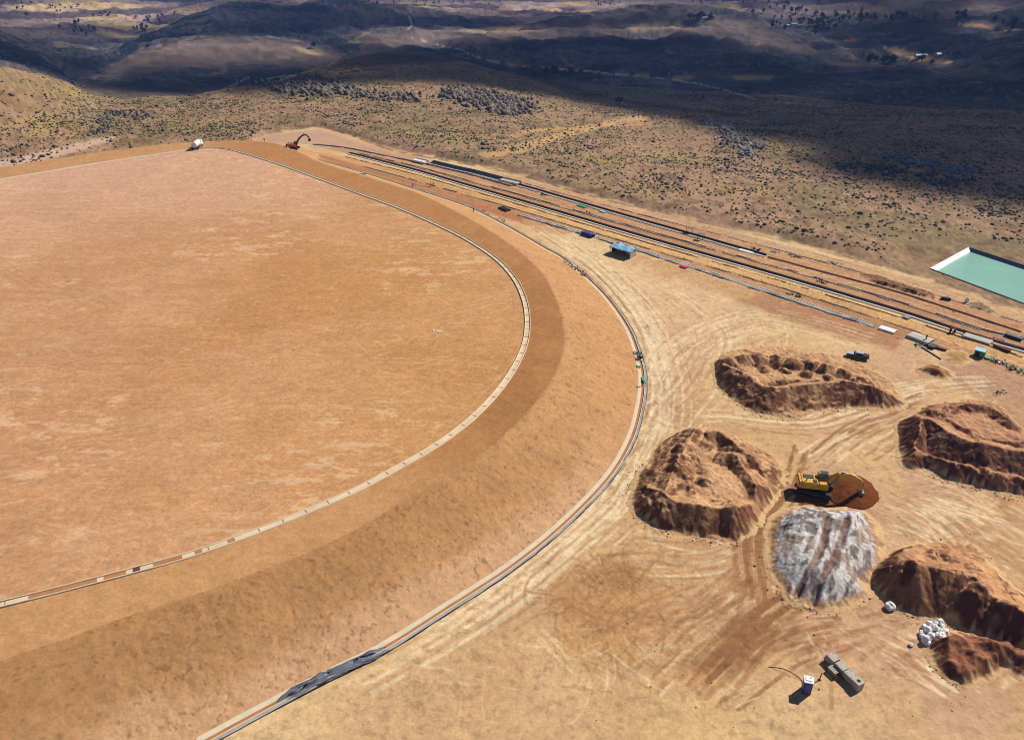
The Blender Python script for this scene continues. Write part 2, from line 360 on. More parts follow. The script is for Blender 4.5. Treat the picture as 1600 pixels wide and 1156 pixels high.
# a broad pale track over the slope
trk = wpath([(800, 232), (850, 215), (900, 200), (950, 188), (1000, 180)], -6)
far_m = Rf > 230
def stroke(pxpts, zz, width, col, amt, soft=.5, mask=None, brk=0, seed=0):
    """a band of other soil along a path on the ground"""
    global cols
    P = wpath(pxpts, zz) if not isinstance(pxpts, np.ndarray) else pxpts
    x0, y0 = P.min(0)-width*2; x1, y1 = P.max(0)+width*2
    if mask is not None:
        q = (XY_[0] > x0) & (XY_[0] < x1) & (XY_[1] > y0) & (XY_[1] < y1); ix = mask[q]
    else: ix = np.nonzero((X > x0) & (X < x1) & (Y > y0) & (Y < y1))[0]
    if len(ix) == 0: return
    d, s, _ = pdist(X[ix], Y[ix], P); t = 1-sm(width*(1-soft)*.5, width*.5, d)
    if brk: t = t*sm(brk-.12, brk+.12, vn(s/3.1+seed*7.7, 0*s+seed, 51+seed % 3))
    t = t*amt; cols[ix] = cols[ix]+(col-cols[ix])*t[:, None]
cols = cols
stroke(trk, -6, 7, C(205, 160, 100), .7)
# ---- far land: fields and dark slopes
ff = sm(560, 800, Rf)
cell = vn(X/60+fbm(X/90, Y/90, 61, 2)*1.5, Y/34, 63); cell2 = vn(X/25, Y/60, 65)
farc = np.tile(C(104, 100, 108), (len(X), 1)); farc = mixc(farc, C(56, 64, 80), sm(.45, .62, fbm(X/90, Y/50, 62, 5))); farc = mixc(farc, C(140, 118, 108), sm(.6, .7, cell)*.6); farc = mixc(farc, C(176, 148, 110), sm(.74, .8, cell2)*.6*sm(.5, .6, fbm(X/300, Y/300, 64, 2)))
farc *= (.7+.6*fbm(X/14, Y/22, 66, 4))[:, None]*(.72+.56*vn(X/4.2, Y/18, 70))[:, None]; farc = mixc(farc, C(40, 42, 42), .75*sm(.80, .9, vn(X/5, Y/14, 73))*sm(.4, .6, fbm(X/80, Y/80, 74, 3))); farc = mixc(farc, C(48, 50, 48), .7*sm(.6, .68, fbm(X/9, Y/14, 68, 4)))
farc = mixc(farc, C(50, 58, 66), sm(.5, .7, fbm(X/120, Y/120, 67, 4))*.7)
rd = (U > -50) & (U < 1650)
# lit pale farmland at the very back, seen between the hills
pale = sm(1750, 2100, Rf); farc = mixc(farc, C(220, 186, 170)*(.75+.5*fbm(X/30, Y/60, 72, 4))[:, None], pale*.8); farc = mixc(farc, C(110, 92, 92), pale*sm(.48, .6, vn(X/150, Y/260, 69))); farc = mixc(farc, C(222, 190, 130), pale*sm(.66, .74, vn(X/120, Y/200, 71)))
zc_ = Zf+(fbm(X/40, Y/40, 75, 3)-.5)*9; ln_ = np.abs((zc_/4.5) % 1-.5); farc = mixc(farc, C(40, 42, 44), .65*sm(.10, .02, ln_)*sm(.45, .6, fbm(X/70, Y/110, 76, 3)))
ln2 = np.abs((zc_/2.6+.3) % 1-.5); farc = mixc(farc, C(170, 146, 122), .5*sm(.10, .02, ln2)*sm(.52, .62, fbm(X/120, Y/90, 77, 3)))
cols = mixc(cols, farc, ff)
def poly_paint(pp, col, amt, lo=200, soft=2.0, seed=0, jag=6):
    global cols
    x0 = min(p[0] for p in pp)-9; x1 = max(p[0] for p in pp)+9; y0 = min(p[1] for p in pp)-9; y1 = max(p[1] for p in pp)+9
    ix = np.nonzero((U > x0) & (U < x1) & (Vv > y0) & (Vv < y1) & (Rf > lo) & (Y > 0))[0]
    if len(ix) == 0: return
    uu, vv = U[ix]+(fbm(U[ix]/15, Vv[ix]/6, 81+seed, 3)-.5)*jag, Vv[ix]+(fbm(U[ix]/15, Vv[ix]/6, 85+seed, 3)-.5)*jag*.5
    d, _, _ = pdist(uu, vv, list(pp)+[pp[0]]); i_ = inside(uu, vv, pp); sd = np.where(i_, d, -d)
    t = sm(-soft, soft, sd)*amt; cols[ix] = cols[ix]+(col-cols[ix])*t[:, None]
pk = C(214, 180, 130)
poly_paint([(1375, 73), (1400, 76), (1440, 86), (1490, 96), (1480, 101), (1440, 98), (1400, 86)], C(240, 195, 140), .9, 700)
poly_paint([(1490, 36), (1560, 40), (1600, 46), (1570, 47), (1510, 42)], C(240, 190, 140), .9, 700)
poly_paint([(1320, 61), (1340, 62), (1335, 66), (1318, 65)], C(230, 160, 110), .9, 700)
poly_paint([(1290, 95), (1330, 98), (1400, 103), (1340, 106), (1300, 101)], C(205, 160, 120), .6, 600)
poly_paint([(0, 8), (60, 10), (130, 16), (100, 20), (20, 16)], C(238, 205, 150), .9, 1400)
poly_paint([(450, 72), (490, 76), (512, 84), (500, 88), (470, 82)], C(230, 200, 130), .9, 500)
poly_paint([(430, 88), (455, 88), (455, 93), (435, 92)], C(210, 170, 120), .8, 500)
poly_paint([(1140, 118), (1210, 118), (1205, 124), (1150, 125)], C(160, 135, 90), .8, 400)
poly_paint([(990, 115), (1015, 114), (1015, 120), (995, 121)], C(170, 150, 90), .8, 400)
poly_paint([(1050, 120), (1080, 119), (1080, 124), (1052, 125)], C(160, 140, 90), .8, 400)
poly_paint([(150, 42), (185, 52), (220, 58), (180, 60), (150, 52)], C(225, 190, 130), .7, 900)
poly_paint([(960, 40), (1040, 35), (1070, 38), (1060, 46), (990, 50)], C(224, 194, 140), .7, 600)
poly_paint([(700, 48), (800, 41), (860, 38), (850, 50), (760, 54)], C(214, 176, 126), .7, 600)
poly_paint([(560, 100), (610, 100), (612, 112), (570, 112)], C(135, 95, 85), .7, 300)
poly_paint([(150, 114), (200, 88), (260, 67), (330, 59), (400, 58), (460, 65), (520, 75), (545, 98), (480, 108), (400, 104), (300, 106), (200, 124)], C(150, 126, 112), .6, 500, 4, 1, 30)  # partly sunlit crest painted into the ground as a browner tone
poly_paint([(560, 60), (640, 46), (760, 54), (860, 34), (980, 16), (1100, 18), (1200, 46), (1290, 88), (1200, 76), (1100, 58), (980, 58), (860, 62), (760, 68), (660, 70), (560, 90)], C(146, 124, 112), .55, 600, 4, 2, 30)  # sunlit top of the next hill, painted in likewise
poly_paint([(745, 240), (800, 229), (880, 205), (960, 186), (1010, 180), (1012, 187), (950, 197), (880, 217), (820, 238), (760, 248)], C(212, 168, 112), .8, 200, 2, 3, 8)
# dark scrub on the mound and on the valley edge
poly_paint([(510, 108), (540, 92), (600, 80), (680, 86), (760, 100), (880, 140), (1000, 165), (1180, 185), (1150, 178), (960, 156), (860, 125), (760, 94)], C(66, 56, 48), .75, 300, 3)
for pts_, wd_ in [([(645, 60), (690, 72), (720, 78), (740, 88), (800, 102), (900, 110), (980, 118), (1060, 126), (1120, 138), (1192, 158)], 5),
                  ([(830, 105), (860, 108), (930, 112), (970, 118)], 4), ([(640, 28), (643, 40), (635, 48)], 5),
                  ([(1195, 158), (1240, 162), (1300, 168)], 4), ([(400, 128), (430, 121), (458, 118)], 5), ([(350, 140), (375, 128), (390, 120)], 4)]:
    P_ = smooth_path(pts_, 2)
    ix = np.nonzero((U > P_[:, 0].min()-4) & (U < P_[:, 0].max()+4) & (Vv > P_[:, 1].min()-4) & (Vv < P_[:, 1].max()+4) & (Rf > 330) & (Y > 0))[0]
    d, _, _ = pdist(U[ix], Vv[ix]*2.2, [(a, b*2.2) for a, b in P_]); t = (1-sm(.6, 2.2, d))*.75; cols[ix] += (C(225, 205, 180)-cols[ix])*t[:, None]
# ---- reservoirs of rock colour near the outcrops
for a in [(480, 138, 60, 14), (755, 157, 60, 16), (1150, 212, 40, 16), (1440, 256, 70, 10), (150, 180, 40, 12)]: patch(*a, C(120, 110, 102), .7, 45)
# ---- site soil
site = (Rf < er+6) & (np.abs(Af) < 2)
sidx = sm(1.5, -1, (Rf-er)+(fbm(X/6, Y/6, 91, 3)-.5)*9)
st_ = np.tile(C(221, 180, 128), (len(X), 1)); st_ = mixc(st_, C(230, 194, 142), sm(.4, .65, n1)); st_ = mixc(st_, C(206, 160, 116), .6*sm(.55, .7, n3))
st_ = mixc(st_, C(206, 160, 134), sm(1150, 1450, U)*.45*sm(.35, .6, fbm(X/12, Y/12, 93, 3))*sm(450, 560, Vv))
cols = mixc(cols, st_, sidx)
poly_paint([(400, 220), (420, 210), (500, 203), (600, 236), (640, 248), (600, 254), (480, 226)], C(200, 158, 132), .8, 150, 3)
# white-ish haul road on the left, behind the pad
poly_paint([(-60, 280), (-60, 262), (60, 238), (130, 222), (178, 212), (182, 216), (130, 234), (60, 254)], C(216, 182, 156), .85, 200, 2)
stroke([(400, 207), (500, 199), (600, 231), (650, 243), (700, 252), (800, 271), (900, 300), (1000, 326)], 0, 2.6, C(112, 76, 54), .75, .8, None, .3, 3)
stroke([(1000, 326), (1200, 371), (1400, 422), (1500, 452), (1600, 486)], 0, 1.6, C(130, 92, 66), .6, .8, None, .45, 5)
# red-brown made ground beside the strips
poly_paint([(470, 236), (560, 250), (700, 290), (800, 322), (900, 360), (880, 372), (800, 345), (740, 325), (640, 290), (540, 262)], C(186, 118, 74), .9, 120, 3)
poly_paint([(1190, 455), (1300, 485), (1420, 520), (1400, 545), (1330, 530), (1230, 500), (1150, 470)], C(176, 118, 82), .75, 120, 6, 2, 16)
poly_paint([(1000, 395), (1100, 425), (1200, 458), (1180, 472), (1060, 440), (960, 410)], C(196, 142, 92), .6, 120, 6, 3, 16)
poly_paint([(1480, 540), (1600, 590), (1700, 640), (1700, 760), (1600, 720), (1560, 640), (1470, 590)], C(176, 126, 98), .6, 60, 12, 4, 24)
# ---- terrace strips: lines run from the far excavator to the right edge
LN = {  # u: 500 600 800 1000 1200 1400 1600
 'a': (262, 283, 333, 392, 457, 521, 590), 'b': (243, 268, 325, 385, 443, 506, 575), 'c': (236, 259, 316, 376, 433, 494, 558), 'd': (230, 253, 311, 370, 427, 486, 552),
 'e': (229, 247, 301, 358, 413, 470, 536), 'f': (227, 243, 287, 345, 402, 455, 520), 'g': (226, 240, 281, 335, 386, 440, 505), 'h': (222, 236, 275, 328, 376, 428, 490)}
LU = np.array([500, 600, 800, 1000, 1200, 1400, 1600])
lv = {k: np.interp(U, LU, v) for k, v in LN.items()}; rowm = (U > 470) & (U < 1700) & (Y > 0) & (Rf < 420) & ~np.isnan(U)
def strip(k0, k1, col, amt):
    global cols
    a, b = lv[k0], lv[k1]; wv = (a-b); t = sm(-.6, .6, Vv-b)*sm(-.6, .6, a-Vv)*amt*rowm*sm(470, 560, U)*sm(1690, 1600, U)
    t = t*(.8+.4*vn(U/9, Vv/2, 97)); cols = mixc(cols, col, np.clip(t, 0, 1))
strip('a', 'b', C(186, 136, 94), .85); strip('b', 'c', C(220, 170, 108), .9); strip('c', 'd', C(226, 190, 140), .9); strip('d', 'e', C(184, 134, 94), .85)
strip('e', 'f', C(196, 146, 104), .85); strip('f', 'g', C(192, 140, 98), .85); strip('g', 'h', C(204, 162, 122), .8)
rr_ = np.nonzero(rowm & (Vv > lv['h']) & (Vv < lv['a']))[0]
sc_ = Vv[rr_]-np.interp(U[rr_], LU, LN['d']); g_ = vn(sc_*1.1, U[rr_]/160, 98); cols[rr_] *= (.78+.44*g_)[:, None]*(.9+.2*vn(sc_*2.7, U[rr_]/60, 99))[:, None]
# ---- pad
nb = I['near']; nx = np.nonzero(nb)[0]; ix = nx[I['ic']]; bx = nx[I['band']]
def sub(mask_ix, f): cols[mask_ix] = f(X[mask_ix], Y[mask_ix], U[mask_ix], Vv[mask_ix])
curb_px = [(-700, 392), (-300, 327), (0, 281), (150, 256), (250, 241), (310, 232.5), (345, 232), (375, 238), (440, 258), (500, 280), (560, 302), (620, 324), (680, 350), (730, 375), (775, 405), (803, 435), (818, 465),
           (824, 495), (822, 530), (810, 563), (790, 596), (764, 628), (728, 662), (680, 697), (630, 726), (560, 764), (480, 799), (400, 831), (300, 866), (200, 894), (100, 920), (0, 945), (-200, 995), (-500, 1068)]
curb = wpath(curb_px, PADZ, step=1.0)
curb_poly = np.vstack([curb, [curb[-1]+[-200, 0], curb[0]+[-200, 30]]])
inn = inside(X[ix], Y[ix], curb_poly)
pi, bi = ix[inn], ix[~inn]
def padc(x, y, u, v):
    c = np.tile(C(214, 159, 110), (len(x), 1)); big = fbm(x/40, y/40, 101, 4)
    c = mixc(c, C(202, 145, 92), sm(.4, .65, big)); c = mixc(c, C(222, 174, 142), sm(420, 250, v)*.6+.25*sm(500, 100, u))
    c = mixc(c, C(206, 152, 94), sm(350, 700, u)*.6)
    st = fbm(x/9+fbm(x/30, y/30, 103, 2)*2, y/1.1, 105, 3); c = c*(.91+.18*st)[:, None]
    c = c*(.86+.28*fbm(x*.7+fbm(x/12, y/12, 104, 2)*6, y*1.6, 106, 4))[:, None]; c = c*(.89+.22*vn(x*2.3, y*2.3, 108))[:, None]
    sp = sm(.60, .72, fbm(x/5, y/2.2, 107, 4)+(fbm(x*.9, y*1.5, 110, 3)-.5)*.5)*sm(.5, .62, fbm(x/28, y/28, 109, 3)); c = mixc(c, C(238, 196, 152), sp*.6)
    sp2 = sm(.72, .8, fbm(x/3, y/1.2, 111, 3)); return mixc(c, C(232, 184, 136), sp2*.5)
sub(pi, padc)
XY_ = (X[pi], Y[pi]); rp = np.random.RandomState(77); p0, p1 = at(-100, 800, PADZ)[:2], at(780, 300, PADZ)[:2]
for i in range(90):
    q0 = np.array([rp.uniform(-150, 25), rp.uniform(85, 330)]); a = rp.choice([.35, .5, 2.6, 1.2])+rp.randn()*.12; L_ = rp.uniform(15, 80); k_ = rp.uniform(-.012, .012); t_ = np.linspace(0, L_, 12); an = a+k_*t_
    P = q0+np.c_[np.cumsum(np.cos(an)), np.cumsum(np.sin(an))]*L_/12; nn = np.array([-math.sin(a), math.cos(a)]); cc = C(236, 192, 148) if rp.rand() < .6 else C(178, 124, 82); am = rp.uniform(.15, .38)
    for g in (-1, 1): stroke(P+nn*g, PADZ, rp.uniform(.5, .8), cc, am, .8, pi, .3, i)
    if i % 3 == 0: stroke(P+nn*3, PADZ, rp.uniform(2., 4.), cc, am*.5, 1., pi, .2, i)
def bermc(x, y, u, v):
    c = np.tile(C(206, 154, 104), (len(x), 1)); t = sm(560, 700, u)*sm(820, 640, v)
    c = mixc(c, C(178, 124, 74), t); c = mixc(c, C(190, 134, 82), sm(480, 300, v)*sm(250, 420, u)); c = mixc(c, C(196, 140, 88), sm(.5, .7, fbm(x/8, y/8, 113, 3))*.5)
    return c*(.9+.2*fbm(x/1.4, y/1.4, 115, 3))[:, None]*(.93+.14*vn(x*2.1, y*2.1, 116))[:, None]
sub(bi, bermc)
f_ = I['f'][I['band']]; x, y, u, v = X[bx], Y[bx], U[bx], Vv[bx]
c = np.tile(C(196, 146, 98), (len(bx), 1)); bottom = sm(600, 800, v)
c = mixc(c, C(214, 166, 122), bottom*sm(.45, .2, f_+(fbm(x/10, y/10, 117, 3)-.5)*.35)); c = mixc(c, C(184, 134, 86), bottom*sm(.4, .7, f_)*.8)
c = mixc(c, C(206, 154, 102), (1-bottom)*.5); sS = I['st'][I['band']]
c *= (.95+.10*vn(sS*1.1+fbm(x/3, y/3, 119, 2)*3, f_*5, 120))[:, None]; c *= (.93+.14*fbm(x*.3, y*.3, 121, 3))[:, None]
c *= (.90+.20*fbm(x*2.2, y*2.2, 123, 3))[:, None]; c = mixc(c, C(132, 90, 58), .5*sm(.66, .78, fbm(x*1.5, y*1.5, 124, 3)+.10*(fbm(x/7, y/7, 125, 3)-.4)))
c *= (.94+.12*fbm(sS*2.4+f_*4, f_*3, 126, 2))[:, None]
cols[bx] = c
# ---- yard wheel tracks: families of paths between the heaps
yard = (Rf < er) & (Y > 0); ym = np.zeros(len(X), bool); ym[nx] = ~I['it']; yard &= ym & (Rf < 330)
yardi = np.nonzero(yard)[0]; XY_ = (X[yardi], Y[yardi])
lt, dk, br = C(246, 220, 176), C(188, 140, 98), C(158, 110, 70)
def family(pp, n, spread, seed, cols_=(0, 1), amt=.5, wd=.40, brk=.38):
    rg = np.random.RandomState(seed); base = wpath(pp, 0, step=1.2); t = np.gradient(base, axis=0); t /= np.linalg.norm(t, axis=1)[:, None]+1e-9; nrm = np.c_[-t[:, 1], t[:, 0]]
    s = np.linspace(0, 1, len(base))
    for i in range(n):
        o = rg.randn()*spread+rg.randn()*spread*.5*np.sin(s*rg.uniform(2, 6)+rg.rand()*6); a = rg.rand()*.5; b = a+rg.uniform(.3, .9); k = (s >= a) & (s <= b)
        if k.sum() < 4: continue
        cc = [lt, dk, br][rg.choice(cols_)]
        for g in (-1.0, 1.0):
            stroke((base+nrm*(o+g)[:, None] if hasattr(o, '__len__') else base+nrm*(o+g))[k], 0, wd*2, cc, min(1, amt*1.5*rg.uniform(.5, 1)), .5, yardi, brk, int(rg.randint(99)))
poly_paint([(820, 345), (905, 370), (1010, 415), (1040, 480), (1060, 600), (1020, 680), (1000, 760), (900, 860), (760, 960), (560, 1075), (520, 1075), (640, 1000), (800, 895), (960, 760), (1010, 640), (1010, 560), (960, 455), (880, 395)], C(236, 200, 150), .75, 50, 12, 5, 30)
poly_paint([(1000, 420), (1100, 440), (1200, 520), (1120, 560), (1060, 640), (1010, 600)], C(226, 184, 140), .6, 50, 18, 6, 30)
family([(830, 350), (930, 420), (1000, 500), (1030, 590), (1020, 690), (960, 780), (860, 870), (740, 960), (560, 1062)], 26, 2.6, 1, (0, 0, 1), .5)
family([(1000, 430), (1080, 470), (1130, 530), (1100, 600), (1050, 660), (980, 800)], 14, 4, 2, (0, 1), .35)
family([(1040, 660), (1120, 650), (1250, 660), (1340, 640), (1440, 610), (1560, 600)], 16, 2.5, 3, (0, 1), .5)
family([(1250, 735), (1300, 710), (1380, 665), (1460, 620)], 16, 2.0, 4, (1, 2, 0), .55)
family([(1240, 690), (1220, 750), (1190, 790), (1175, 850), (1180, 920), (1150, 1000), (1080, 1075)], 18, 1.6, 5, (1, 2, 2), .6)
family([(900, 880), (1000, 870), (1100, 870), (1180, 840)], 14, 3, 6, (0, 1), .4)
family([(980, 1075), (1060, 1000), (1150, 930), (1200, 890)], 18, 4, 7, (1, 1, 2, 0), .5)
family([(1100, 1080), (1200, 1000), (1300, 975), (1400, 950)], 14, 4, 8, (0, 1, 2), .5)
family([(1360, 760), (1450, 800), (1520, 860), (1620, 960)], 20, 4, 9, (0, 1), .5)
family([(1420, 760), (1520, 790), (1620, 830)], 12, 3, 10, (0, 1), .5)
family([(1380, 1000), (1440, 1040), (1500, 1090)], 16, 3, 11, (0, 1), .45)
family([(1480, 1080), (1540, 1040), (1600, 980)], 10, 2, 12, (0, 1), .5)
family([(1180, 480), (1180, 520), (1100, 560)], 8, 5, 13, (0, 1), .35)
family([(1100, 660), (1030, 640), (1080, 540), (1200, 500), (1350, 540)], 12, 3, 14, (0, 1), .35)
poly_paint([(880, 900), (960, 880), (1040, 920), (1060, 980), (1000, 1010), (900, 990), (860, 940)], C(196, 140, 86), .65, 40, 22, 7, 60)
poly_paint([(880, 970), (960, 980), (1000, 1030), (940, 1050), (860, 1020)], C(206, 156, 96), .6, 40, 16, 8, 50)
poly_paint([(1080, 970), (1200, 930), (1270, 960), (1200, 1040), (1100, 1080), (1000, 1080)], C(200, 150, 100), .4, 40, 20, 9, 60)
def scribble(pu, pv, su, sv, n, seed, cs=(1, 2), amt=.6, L=(3, 9), dirn=None):
    """bunches of near-parallel curved marks left by a turning machine"""
    rg = np.random.RandomState(seed); m = 0
    while m < n:
        q0 = at(pu+rg.randn()*su, pv+rg.randn()*sv, 0)[:2]; a0 = rg.rand()*6.28 if dirn is None else dirn+rg.randn()*.35; k = rg.uniform(-.12, .12); l0 = rg.uniform(*L)
        for b in range(rg.randint(4, 10)):
            l = l0*rg.uniform(.5, 1.1); t = np.linspace(0, l, 9); o = rg.randn()*1.3; st = rg.randn()*1.2; an = a0+rg.randn()*.06+k*t; nn = np.array([-math.sin(a0), math.cos(a0)])
            P = q0+nn*o+np.array([math.cos(a0), math.sin(a0)])*st+np.c_[np.cumsum(np.cos(an))*l/9, np.cumsum(np.sin(an))*l/9]; cc = [lt, dk, br][rg.choice(cs)]; stroke(P, 0, rg.uniform(.35, .9), cc*rg.uniform(1.0, 1.25) if cc is not lt else cc, amt*rg.uniform(.3, .9), .9, yardi, .3, m % 97); m += 1
scribble(960, 915, 50, 35, 300, 21, (1, 2, 2), .6); scribble(920, 985, 40, 25, 160, 22, (1, 2), .55); scribble(1130, 960, 60, 40, 200, 23, (1, 2, 1), .45, (3, 10), .7); scribble(1320, 700, 80, 40, 120, 24, (0, 1, 2), .5, (2, 6), .5)
scribble(1450, 800, 70, 30, 160, 25, (0, 1), .5, (5, 14), -.5); scribble(900, 1030, 90, 20, 140, 26, (1, 1, 0), .45, (3, 9)); scribble(1100, 480, 60, 30, 90, 27, (0, 1), .35, (3, 9)); scribble(1230, 985, 50, 30, 140, 28, (1, 2, 0), .6, (2, 7)); scribble(1560, 800, 50, 60, 140, 29, (1, 2, 0), .5, (3, 9)); scribble(1520, 590, 40, 22, 100, 30, (1, 2, 0), .5, (2, 7)); scribble(1050, 870, 50, 18, 80, 31, (1, 2), .45, (2, 5)); scribble(1400, 1000, 40, 30, 120, 32, (0, 1, 2), .45, (3, 8), -.4)
family([(1070, 1080), (1110, 1040), (1190, 960), (1245, 925), (1262, 890)], 5, .7, 41, (2,), .7, .6, .25); family([(1110, 1085), (1180, 1010), (1250, 965), (1270, 940)], 5, .7, 42, (2, 1), .6, .6, .3); family([(1188, 990), (1182, 900), (1178, 830), (1210, 780), (1240, 760)], 4, .6, 43, (2,), .6, .5, .25)
mud_shade = C(120, 66, 40); poly_paint([(1236, 764), (1248, 790), (1300, 799), (1342, 802), (1332, 782), (1300, 776), (1262, 770)], mud_shade, .9, 40, 2, 11, 8)  # wet mud, with the ground shadow beside the excavator painted in
hx = np.nonzero(yard & (Rf < 330))[0]; xs, ys = X[hx], Y[hx]
flow = fbm(xs/7+fbm(xs/16, ys/16, 131, 2)*4, ys/1.6+fbm(xs/22, ys/22, 133, 2)*9, 135, 4); cols[hx] *= (.88+.24*flow)[:, None]
sp = sm(.62, .74, fbm(xs/1.1, ys/.9, 137, 3)); cols[hx] = cols[hx]*(1-.2*sp)[:, None]*(.84+.32*fbm(xs*1.6, ys*1.6, 138, 3))[:, None]
# skirts of spilled soil are drawn by the heaps themselves; pond floor
cols[nx[I['ins']]] = C(150, 190, 165)
idx = np.arange(na*nr).reshape(na, nr); a_ = idx; b_ = np.roll(idx, -1, axis=0)
quads = np.stack([a_[:, :-1], a_[:, 1:], b_[:, 1:], b_[:, :-1]], -1).reshape(-1, 4)[:, ::-1]
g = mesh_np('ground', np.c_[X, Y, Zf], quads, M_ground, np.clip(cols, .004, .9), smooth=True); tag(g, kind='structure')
cx = mesh_np('ground_centre', np.vstack([[0, 0, 0], np.c_[X, Y, Zf][idx[:, 0]]]), [[0, 1+(i+1) % na, 1+i] for i in range(na)], M_ground, np.tile(C(216, 172, 124), (na+1, 1))); tag(cx, kind='structure')

# ================================================================ CLOUDS (unseen clouds shaped to shade the far land, above and beyond the top of the picture) and the air
def terrain_grid(azs, rrs):
    rk, zk = knots(azs); return np.stack([pchip(rk[i], zk[i], rrs) for i in range(len(azs))])
CA = np.radians(np.arange(-62, 62.1, .5)); CR = np.r_[np.arange(240, 900, 9), np.arange(900, 2400, 28), np.arange(2400, 9200, 110)]
cz = terrain_grid(CA, CR); ca, cr = np.meshgrid(CA, CR, indexing='ij'); gx, gy = np.sin(ca)*cr, np.cos(ca)*cr; cu, cv = px(gx, gy, cz)
cu = np.clip(cu, -1500, 3100)
LIT = [(-1500, 60), (-200, 80), (0, 100), (110, 128), (200, 152), (420, 146), (520, 132), (700, 134), (800, 143), (850, 151), (950, 176), (1050, 192), (1130, 222), (1180, 244), (1240, 262), (1300, 290), (1400, 306), (1500, 320), (1600, 334), (2200, 440), (3200, 600)]
lit_v = np.interp(cu, *np.array(LIT, float).T)+(fbm(cu/60, cv/40, 141, 3)-.5)*16
dens = sm(-6, 8+14*sm(700, 1300, cu), lit_v-cv)*.97
dens = np.where(cr < 420, dens*sm(300, 400, cr), dens) if False else dens
def hole(pu, pv, su, sv, amt, ang=0.):  # gap cut in the cover to let sun onto a chosen patch
    global dens
    du, dv = cu-pu, cv-pv; c_, s_ = math.cos(ang), math.sin(ang); a = (du*c_+dv*s_)/su; b = (-du*s_+dv*c_)/sv
    m = np.exp(-(a*a+b*b)**1.3)*(.6+.8*fbm(gx/70, gy/70, 143, 3)); dens = dens*(1-np.clip(m*amt, 0, 1))
hole(1215, 233, 45, 11, 1, .15); hole(300, 72, 210, 17, 1); hole(180, 104, 70, 10, .6, -.5); hole(460, 82, 70, 12, .75, .1); hole(330, 100, 100, 12, .3)
hole(130, 18, 190, 24, .95); hole(60, 55, 90, 8, .3); hole(780, 46, 120, 9, .8); hole(640, 54, 120, 14, .85); hole(1030, 40, 110, 9, .95); hole(1180, 48, 110, 14, .65, .3); hole(1290, 66, 60, 8, .45, .4); hole(1430, 88, 90, 9, .6, .15)
hole(820, 8, 220, 12, .85); hole(500, 2, 60, 4, .5); hole(1230, 22, 110, 22, .55); hole(1540, 42, 60, 6, .8); hole(1150, 120, 150, 8, .12)
hole(560, 108, 60, 8, .15); hole(1560, 12, 60, 12, .4); hole(1250, 145, 60, 12, .12)
dens *= sm(9000, 6500, cr); dens[cr < 260] = 0
ZC = 1250.0; t = (ZC-cz)/SUN[2]; bxx, byy = gx+SUN[0]*t, gy+SUN[1]*t
thick = 60+dens*190*(.4+fbm(bxx/260, byy/260, 145, 4)); keep = dens > .015
nA, nR = dens.shape; base = np.c_[bxx.ravel(), byy.ravel(), (ZC+0*bxx).ravel()]; top = base+np.outer((thick*np.sqrt(np.clip(dens, 0, 1))).ravel()+4, [SUN[0]/SUN[2], SUN[1]/SUN[2], 1])
ci = np.arange(nA*nR).reshape(nA, nR); kq = keep[:-1, :-1] & keep[1:, :-1] & keep[:-1, 1:] & keep[1:, 1:]
def quads_of(mask):
    i, j = np.nonzero(mask); return np.stack([ci[i, j], ci[i+1, j], ci[i+1, j+1], ci[i, j+1]], -1)
bq = quads_of(kq); N_ = nA*nR; walls = []
kp = np.pad(kq, 1)
for (di, dj, e0, e1) in ((-1, 0, (0, 0), (0, 1)), (1, 0, (1, 1), (1, 0)), (0, -1, (1, 0), (0, 0)), (0, 1, (0, 1), (1, 1))):
    m = kq & ~kp[1+di:1+di+kq.shape[0], 1+dj:1+dj+kq.shape[1]]; i, j = np.nonzero(m)
    p, q = ci[i+e0[0], j+e0[1]], ci[i+e1[0], j+e1[1]]; walls.append(np.stack([p, q, q+N_, p+N_], -1))
m_cloud = bpy.data.materials.new('cloud'); m_cloud.use_nodes = True; nt = m_cloud.node_tree; nt.nodes.clear()
o_ = nt.nodes.new('ShaderNodeOutputMaterial'); mxs = nt.nodes.new('ShaderNodeMixShader'); tr = nt.nodes.new('ShaderNodeBsdfTransparent'); df = nt.nodes.new('ShaderNodeBsdfDiffuse')
df.inputs[0].default_value = (.85, .85, .87, 1); an = nt.nodes.new('ShaderNodeAttribute'); an.attribute_name = 'Col'
nt.links.new(an.outputs['Fac'], mxs.inputs[0]); nt.links.new(tr.outputs[0], mxs.inputs[1]); nt.links.new(df.outputs[0], mxs.inputs[2]); nt.links.new(mxs.outputs[0], o_.inputs[0])
dd = 1-np.sqrt(np.clip(1-dens.ravel(), 0, 1)); dcol = np.repeat(np.r_[dd, dd][:, None], 3, 1)
cl = mesh_np('clouds', np.vstack([base, top]), np.vstack([bq[:, ::-1], bq+N_]+walls), m_cloud, dcol, smooth=True); tag(cl, kind='structure')
hz = mesh_np('haze', [(x, y, z) for z in (-420, 220) for x, y in ((-9500, -2000), (9500, -2000), (9500, 14500), (-9500, 14500))],
             [(0, 3, 2, 1), (4, 5, 6, 7), (0, 1, 5, 4), (1, 2, 6, 5), (2, 3, 7, 6), (3, 0, 4, 7)]); tag(hz, kind='stuff')
mh = bpy.data.materials.new('haze'); mh.use_nodes = True; nt = mh.node_tree; nt.nodes.clear(); o_ = nt.nodes.new('ShaderNodeOutputMaterial'); pv = nt.nodes.new('ShaderNodeVolumePrincipled')
pv.inputs['Color'].default_value = (.24, .43, 1, 1); pv.inputs['Density'].default_value = 1.0e-4; pv.inputs['Anisotropy'].default_value = .2
nt.links.new(pv.outputs[0], o_.inputs['Volume']); hz.data.materials.append(mh)

